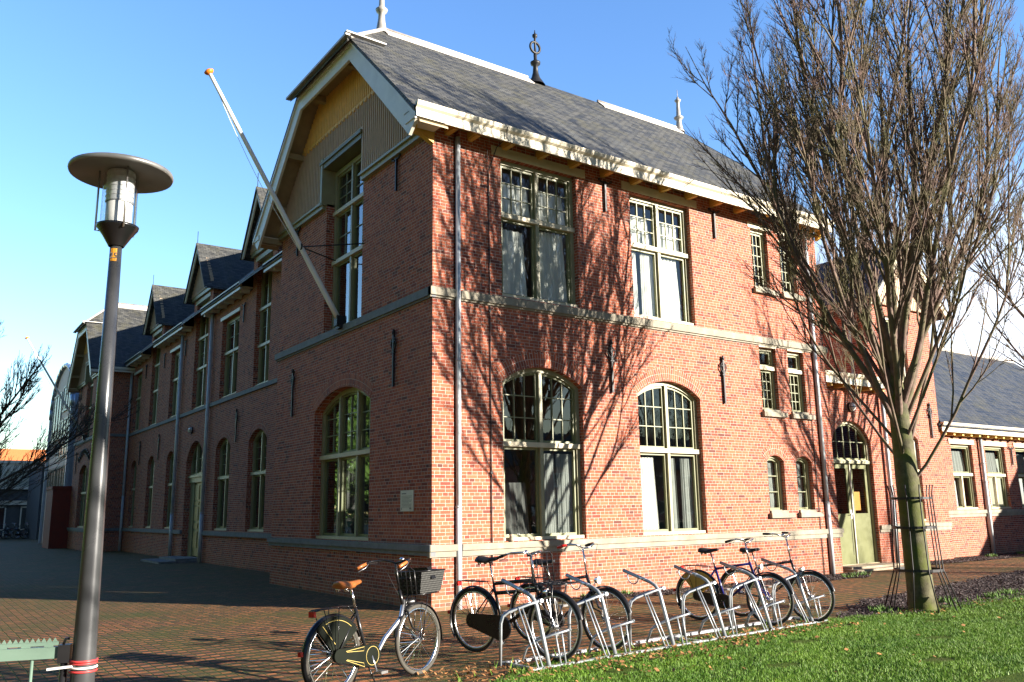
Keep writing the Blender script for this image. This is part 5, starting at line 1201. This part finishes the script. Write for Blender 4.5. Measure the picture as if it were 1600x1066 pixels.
# ------------------------------------------------------------------ bicycles
def bicycle(label, rear, front, R=.345, wb=1.12, style='single', paint='black', saddle='saddle', grips='saddle', basket=False, rack=False, case='black', steer=0.0, fmat=None, hb='dutch', tyre='tyre', rim='chrome', light=True, carrier=True, skirt=None, hbz=1.04, sdz=.95, lean=0.0, kick=False, redlight=True):
    rear, front = Vector(rear), Vector(front); a = math.atan2(front.y-rear.y, front.x-rear.x)
    t = thing('bicycle', label, 'bicycle', (rear.x, rear.y, 0.004), a, group='bicycles parked by the school'); t.rotation_euler = (lean, 0, a)
    F, Rr = Vector((wb, 0, R)), Vector((0, 0, R)); BB = Vector((.44, 0, R-.055)); csz = 1.35 if style == 'double' else 1.0
    ST = Vector((.30, 0, .78 if style != 'step' else .74)); HT, HBt = Vector((wb-.27, 0, .86)), Vector((wb-.205, 0, .66))
    fm = MB(); tb = .018
    fm.tube([BB, ST], tb, 9); fm.tube([HT, HBt], .019, 9)
    sm_ = MB()
    if style == 'step':
        pts = [HBt+Vector((.0, 0, .10)), HBt+Vector((-.06, 0, -.08)), Vector((.70, 0, .42)), Vector((.60, 0, .31)), BB+Vector((.03, 0, .0))]
        sm_.tube(pts, .021, 10)
    elif style == 'double':
        fm.tube([HT, Vector((.31, 0, .80))], .023, 9); fm.tube([HT+Vector((.02, 0, -.11)), Vector((.325, 0, .69))], .023, 9); fm.tube([HBt, BB], .024, 9)
    else:
        fm.tube([HT+Vector((.008, 0, -.02)), ST+Vector((.006, 0, -.03))], tb, 9); fm.tube([HBt, BB], .019, 9)
    for s in (-1, 1):
        fm.tube([BB+Vector((0, s*.03, 0)), Rr+Vector((0, s*.06, 0))], .009, 7); fm.tube([ST+Vector((0, s*.012, -.04)), Rr+Vector((0, s*.06, 0))], .008, 7)
    fr = obj('frame', fm, paint, t)
    if sm_.v: obj('down_tube', sm_, fmat or paint, fr)
    m = MB(); q = steer
    for s in (-1, 1): m.tube([HBt+Vector((0, s*.045, -.01)), HBt+Vector((.06, s*.052, -.18)), F+Vector((-.045, s*.055, .09)), F+Vector((0, s*.055, 0))], [.013, .012, .010, .009], 7)
    m.tube([HBt+Vector((0, -.05, 0)), HBt+Vector((0, .05, 0))], .014, 7); obj('fork', m, paint, t)
    for nm, c in (('rear', Rr), ('front', F)):
        m = MB(); m.torus(c, R-.022, .021, 'y', 56, 8); ty = obj('wheel', m, tyre, t)
        m = MB(); m.torus(c, R-.048, .015, 'y', 56, 6); obj('rim', m, rim, ty)
        m = MB(); m.lathe([(.018, -.035), (.03, -.03), (.018, -.02), (.016, .02), (.03, .03), (.018, .035)], 12, c, 'y'); m.tube([c+Vector((0, -.07, 0)), c+Vector((0, .07, 0))], .007, 6); obj('hub', m, 'alu', ty)
        m = MB(); n = 36
        for i in range(n):
            a1 = 2*math.pi*i/n; s = 1 if i % 2 else -1; a2 = a1+(.9 if (i//2) % 2 else -.9)
            m.tube([c+Vector((math.cos(a2)*.028, s*.028, math.sin(a2)*.028)), c+Vector((math.cos(a1)*(R-.05), 0, math.sin(a1)*(R-.05)))], .0016, 3, cap=False)
        obj('spokes', m, rim, ty)
        m = MB(); a0, a1 = (R_(20), R_(215)) if nm == 'rear' else (R_(-8 if style == 'step' else 15), R_(170)); n = 26; vs = []
        for i in range(n+1):
            b_ = a0+(a1-a0)*i/n
            for dy, rr in ((-.030, R+.004), (-.02, R+.020), (0, R+.026), (.02, R+.020), (.030, R+.004)): vs.append(c+Vector((math.cos(b_)*rr, dy, math.sin(b_)*rr)))
        m.add(vs, [(5*i+j, 5*i+5+j, 5*i+6+j, 5*i+1+j) for i in range(n) for j in range(4)], True)
        for s in (-1, 1):
            for ba in ((R_(150), R_(200)) if nm == 'rear' else (R_(10),)): m.tube([c+Vector((0, s*.05, 0)), c+Vector((math.cos(ba)*(R+.01), s*.03, math.sin(ba)*(R+.01)))], .0028, 4)
        obj('mudguard', m, 'black', t, recalc=False)
    if case:
        m = MB(); ys = -.055; n = 14; pts = []
        for i in range(n+1): b_ = -math.pi/2+math.pi*i/n; pts.append((BB.x+math.cos(b_)*.115*csz, BB.z+math.sin(b_)*.105*csz))
        for i in range(n+1): b_ = math.pi/2+math.pi*i/n; pts.append((.0+math.cos(b_)*.06*csz+.01, R+math.sin(b_)*.06*csz))
        m.prism([Vector((x, ys-.022, z)) for x, z in pts], (0, .035, 0)); co = obj('chain_case', m, case, t)
        if style == 'step':
            m = MB(); m.torus((BB.x, ys-.024, BB.z), .085, .0028, 'y', 26, 5)
            for s in (-1, 1): m.tube([(.09, ys-.024, R+s*.040-.01), (.33, ys-.024, BB.z+s*.090+.005), (.32, ys-.024, BB.z+s*.055+.005), (.10, ys-.024, R+s*.034-.012)], .0026, 4)
            obj('gold_lining', m, 'gold', co)
        if rack or style == 'mark': pass
    m = MB()
    for s in (-1, 1):
        e = BB+Vector((s*.05, s*-.085, s*-.155)); m.tube([BB+Vector((0, -s*.07, 0)), e], .009, 6); m.box(e.x-.045, e.x+.045, min(e.y, e.y-s*.10), max(e.y, e.y-s*.10), e.z-.012, e.z+.012)
    obj('cranks', m, 'alu', t)
    # seat post and saddle
    m = MB(); sp = Vector((.245, 0, sdz-.06)); m.tube([ST+(BB-ST)*.05, sp], .012, 8); po = obj('seat_post', m, 'chrome', t)
    m = MB(); S = Vector((.22, 0, sdz)); rows = []
    for i, (x, wd, z, dp) in enumerate(((-.15, .045, .005, .02), (-.13, .085, .012, .05), (-.07, .098, .010, .055), (0, .07, -.002, .045), (.06, .038, .002, .035), (.12, .026, .008, .03), (.15, .012, .002, .018))):
        for j in range(8):
            b_ = math.pi*j/7; rows.append(S+Vector((x*1.05, math.cos(b_)*wd*1.12, z-.0-(1-math.sin(b_))*dp*1.25)))
        rows.append(S+Vector((x*1.05, 0, z-dp*1.5)))
    m.add(rows, [(9*i+j, 9*i+(j+1) % 9, 9*i+9+(j+1) % 9, 9*i+9+j) for i in range(6) for j in range(9)]+[tuple(range(9))[::-1], tuple(54+j for j in range(9))], True); obj('saddle', m, saddle, t)
    m = MB()
    for s in (-1, 1): m.tube([S+Vector((-.10, s*.06, -.05)), S+Vector((-.09, s*.05, -.085))], .02, 8); m.tube([S+Vector((-.11, s*.04, -.06)), S+Vector((.10, s*.015, -.04))], .004, 5)
    obj('saddle_springs', m, 'chrome', po)
    # handlebar
    m = MB(); st = HT+Vector((-.045, 0, .13)); st.z = hbz-.03
    m.tube([HT, st], .012, 8)
    gp = []
    for s in (-1, 1):
        if hb == 'dutch': pts = [st, st+Vector((.03, s*.08, .015)), st+Vector((.02, s*.18, .035)), st+Vector((-.08, s*.26, .03)), st+Vector((-.20, s*.28, -.005))]; g0, g1 = st+Vector((-.14, s*.275, .012)), st+Vector((-.27, s*.285, -.03))
        elif hb == 'low': pts = [st, st+Vector((.04, s*.06, .01)), st+Vector((.05, s*.16, .05)), st+Vector((-.02, s*.24, .06)), st+Vector((-.10, s*.27, .04))]; g0, g1 = st+Vector((-.05, s*.26, .05)), st+Vector((-.17, s*.285, .02))
        else: pts = [st, st+Vector((.0, s*.12, .02)), st+Vector((-.04, s*.22, .05)), st+Vector((-.12, s*.28, .06))]; g0, g1 = st+Vector((-.09, s*.26, .055)), st+Vector((-.21, s*.31, .055))
        m.tube(pts, .011, 8); gp.append((g0, g1, s))
    ho = obj('handlebar', m, 'chrome' if style != 'step' else 'black', t)
    for g0, g1, s in gp:
        g = MB(); g.tube([g0, g0.lerp(g1, .5), g1], [.014, .018, .016], 9); gm = grips if not (isinstance(grips, tuple)) else grips[0 if s > 0 else 1]; obj('grip', g, gm, ho)
        g = MB(); g.tube([g0+Vector((.03, 0, -.005)), g0+Vector((-.01, s*.0, -.04)), g1+Vector((.02, 0, -.035))], .004, 5); obj('brake_lever', g, 'alu', ho)
        g = MB(); g.tube([g0+Vector((.03, 0, 0)), g0+Vector((.12, -s*.05, .0)), g0+Vector((.16, -s*.15, -.12)), HBt+Vector((.03, s*.03, .04))], .0028, 4); obj('cable', g, 'black', ho)
    g = MB(); g.lathe([(0, 0), (.028, 0), (.026, .012), (.014, .024), (0, .027)], 14, st+Vector((.0, -.09, .03))); obj('bell', g, 'chrome', ho)
    if light:
        g = MB(); lp = HBt+Vector((.10, 0, .07 if hb != 'low' else .14)); g.lathe([(.018, -.05), (.036, -.02), (.044, .02)], 16, lp, 'x'); g.tube([lp+Vector((-.03, 0, 0)), HBt+Vector((.01, 0, .02))], .006, 5); lo_ = obj('headlight', g, 'chrome' if style != 'step' else 'black', t)
        g = MB(); g.lathe([(.043, .021), (.03, .028), (0, .030)], 16, lp, 'x'); obj('lens', g, 'opal', lo_)
    if carrier:
        g = MB(); zc = R*2+.075
        for y in (-.065, -.025, .025, .065): g.tube([(.20, y, zc), (-.20, y, zc), (-.245, y*.6, zc-.01)], .0045, 5)
        for x in (.18, .0, -.2): g.tube([(x, -.068, zc), (x, .068, zc)], .0045, 5)
        for s in (-1, 1):
            g.tube([(.02, s*.068, zc), (0, s*.065, R)], .0045, 5); g.tube([(-.17, s*.068, zc), (0, s*.065, R)], .0045, 5)
        g.tube([(.2, 0, zc), tuple(ST+Vector((.02, 0, -.1)))], .0045, 5); obj('carrier', g, 'black' if style != 'alu' else 'alu', t)
        if redlight: g = MB(); g.box(-.262, -.235, -.035, .035, zc-.06, zc-.01); obj('rear_light', g, 'red', t)
    g = MB(); b_ = R_(172); g.box(-R-.055, -R-.025, -.02, .02, R+.045, R+.085); obj('rear_reflector', g, 'red', t)
    if skirt:
        g = MB(); pts = [(0, R)]+[(math.cos(R_(k))*(R+.0), R+math.sin(R_(k))*(R+.0)) for k in range(35, 136, 8)]
        for s in (-1, 1): g.add([(x, s*.036, z) for x, z in pts], [tuple(range(len(pts)))])
        obj('coat_guard', g, skirt, t, recalc=False)
        if style == 'step':
            g = MB(); g.tube([(math.cos(R_(k))*(R-.035), -.039, R+math.sin(R_(k))*(R-.035)) for k in range(50, 122, 8)], .003, 4); g.tube([(math.cos(R_(120))*(R-.03), -.039, R+math.sin(R_(120))*(R-.03)), (.0, -.039, R+.10)], .003, 4); obj('gold_lining', g, 'gold', t)
    if kick:
        g = MB()
        for s in (-1, 1): g.tube([BB+Vector((-.05, s*.03, -.03)), BB+Vector((-.09 if s > 0 else .02, s*.11, -BB.z+.01))], .009, 6)
        obj('kickstand', g, 'black', t)
    if rack or basket:
        g = MB(); zc = R*2+.10; x0, x1 = wb-.14, wb+.22; hw = .20 if not basket else .12
        for y in np.linspace(-hw, hw, 5): g.tube([(x0, y, zc), (x1, y, zc)], .006, 6)
        for x in (x0, x0+.12, x0+.24, x1): g.tube([(x, -hw, zc), (x, hw, zc)], .007, 6)
        xb = x0+.0; hh_ = .33 if not basket else .27
        g.tube([(xb, -hw, zc), (xb-.03, -hw, zc+hh_*.9), (xb-.035, -hw+.04, zc+hh_), (xb-.035, hw-.04, zc+hh_), (xb-.03, hw, zc+hh_*.9), (xb, hw, zc)], .008, 6)
        for y in (-hw/2, 0, hw/2): g.tube([(xb, y, zc), (xb-.035, y, zc+hh_)], .005, 5)
        for z in (.09, .17): g.tube([(xb-.012, -hw, zc+z), (xb-.012, hw, zc+z)], .005, 5)
        for s in (-1, 1): g.tube([(wb+.08, s*hw*.7, zc), (wb, s*.06, R)], .006, 6)
        g.tube([(x0, 0, zc), tuple(HBt)], .01, 6); obj('front_rack', g, 'black', t)
    if basket:
        g = MB(); x0, x1 = wb-.115, wb+.235; w0, w1 = .145, .185; z0, z1 = R*2+.112, R*2+.33; n = 1
        Pb = [(x0, -w0), (x1-.02, -w0), (x1-.02, w0), (x0, w0)]; Pt = [(x0-.01, -w1), (x1+.02, -w1), (x1+.02, w1), (x0-.01, w1)]
        V = [(x, y, z0) for x, y in Pb]+[(x, y, z1) for x, y in Pt]+[(x*.98+.02, y*.95, z1) for x, y in Pt]+[(x, y*.95, z0+.01) for x, y in Pb]
        g.add(V, [(0, 1, 5, 4), (1, 2, 6, 5), (2, 3, 7, 6), (3, 0, 4, 7), (0, 3, 2, 1), (8, 9, 13, 12), (9, 10, 14, 13), (10, 11, 15, 14), (11, 8, 12, 15)]); ba = obj('basket', g, 'weave', t)
        g = MB(); g.tube([(x0-.01, -w1, z1), (x1+.02, -w1, z1), (x1+.02, w1, z1), (x0-.01, w1, z1)], .008, 6, closed=True); obj('rim_hoop', g, 'black', ba)
        g = MB(); g.hexa([(x0+.14, -w1-.01, z1-.08), (x0+.21, -w1-.01, z1-.08), (x0+.21, w1+.01, z1-.08), (x0+.14, w1+.01, z1-.08), (x0+.14, -w1*.7, z1+.035), (x0+.21, -w1*.7, z1+.035), (x0+.21, w1*.7, z1+.035), (x0+.14, w1*.7, z1+.035)]); obj('strap', g, 'black', ba)
    return t
bicycle('black step-through bicycle with tan saddle, tan grips and woven front basket, standing free', (-4.03, -5.27, 0), (-2.85, -4.83, 0), wb=1.20, style='step', saddle='leather', grips='leather', basket=True, case='greencase', skirt='greencase', kick=True, fmat='alu', R=.35, hbz=1.16, sdz=1.0, tyre='tyre_grey', lean=R_(-3))
bicycle('black transport bicycle with double top tube and front luggage rack in the first rack bay', (-1.70, -4.02, 0), (-1.37, -5.15, 0), wb=1.18, style='double', rack=True, R=.37, hbz=1.17, sdz=1.10, rim='alu')
b3 = bicycle('black bicycle with one red grip and upright bars in the second rack bay', (-.72, -3.85, 0), (-.44, -5.05, 0), wb=1.15, style='single', R=.36, grips=('saddle', 'red'), hbz=1.20, sdz=1.02, hb='low')
bicycle('dark blue bicycle with yellow wheel guard and black saddle in the rack', (2.42, -3.75, 0), (2.70, -4.85, 0), wb=1.12, style='single', paint='blue', R=.355, hbz=1.16, sdz=1.04, skirt='ochre', hb='low')
bicycle('plain black bicycle with flat saddle and lamp at the right end of the rack', (3.20, -3.88, 0), (3.42, -4.98, 0), wb=1.13, style='single', R=.355, hbz=1.22, sdz=1.02, case=None, hb='city', carrier=False)
m = MB(); co = [c for c in b3.children if c.name.startswith('chain_case')][0]
text_mesh('G', .10, 'white', co, (.42, -.081, .255), (R_(90), 0, 0), 'case_mark')
far = [(-1.5, 66.5, .3, 'leftmost dark bicycle leaning in the shade before the terraced house'), (-.7, 66.8, .6, 'second dark bicycle from the left before the terraced house'), (.0, 66.4, .2, 'third dark bicycle from the left before the terraced house'), (.7, 66.9, .5, 'rightmost dark bicycle of the shaded cluster before the terraced house')]
for i, (x, y, a, lb) in enumerate(far):
    c = copy_tree(b3); c.location = (x, y, .004); c.rotation_euler = (0, 0, a); c['group'] = 'bicycles in shade far left'; c['label'] = lb
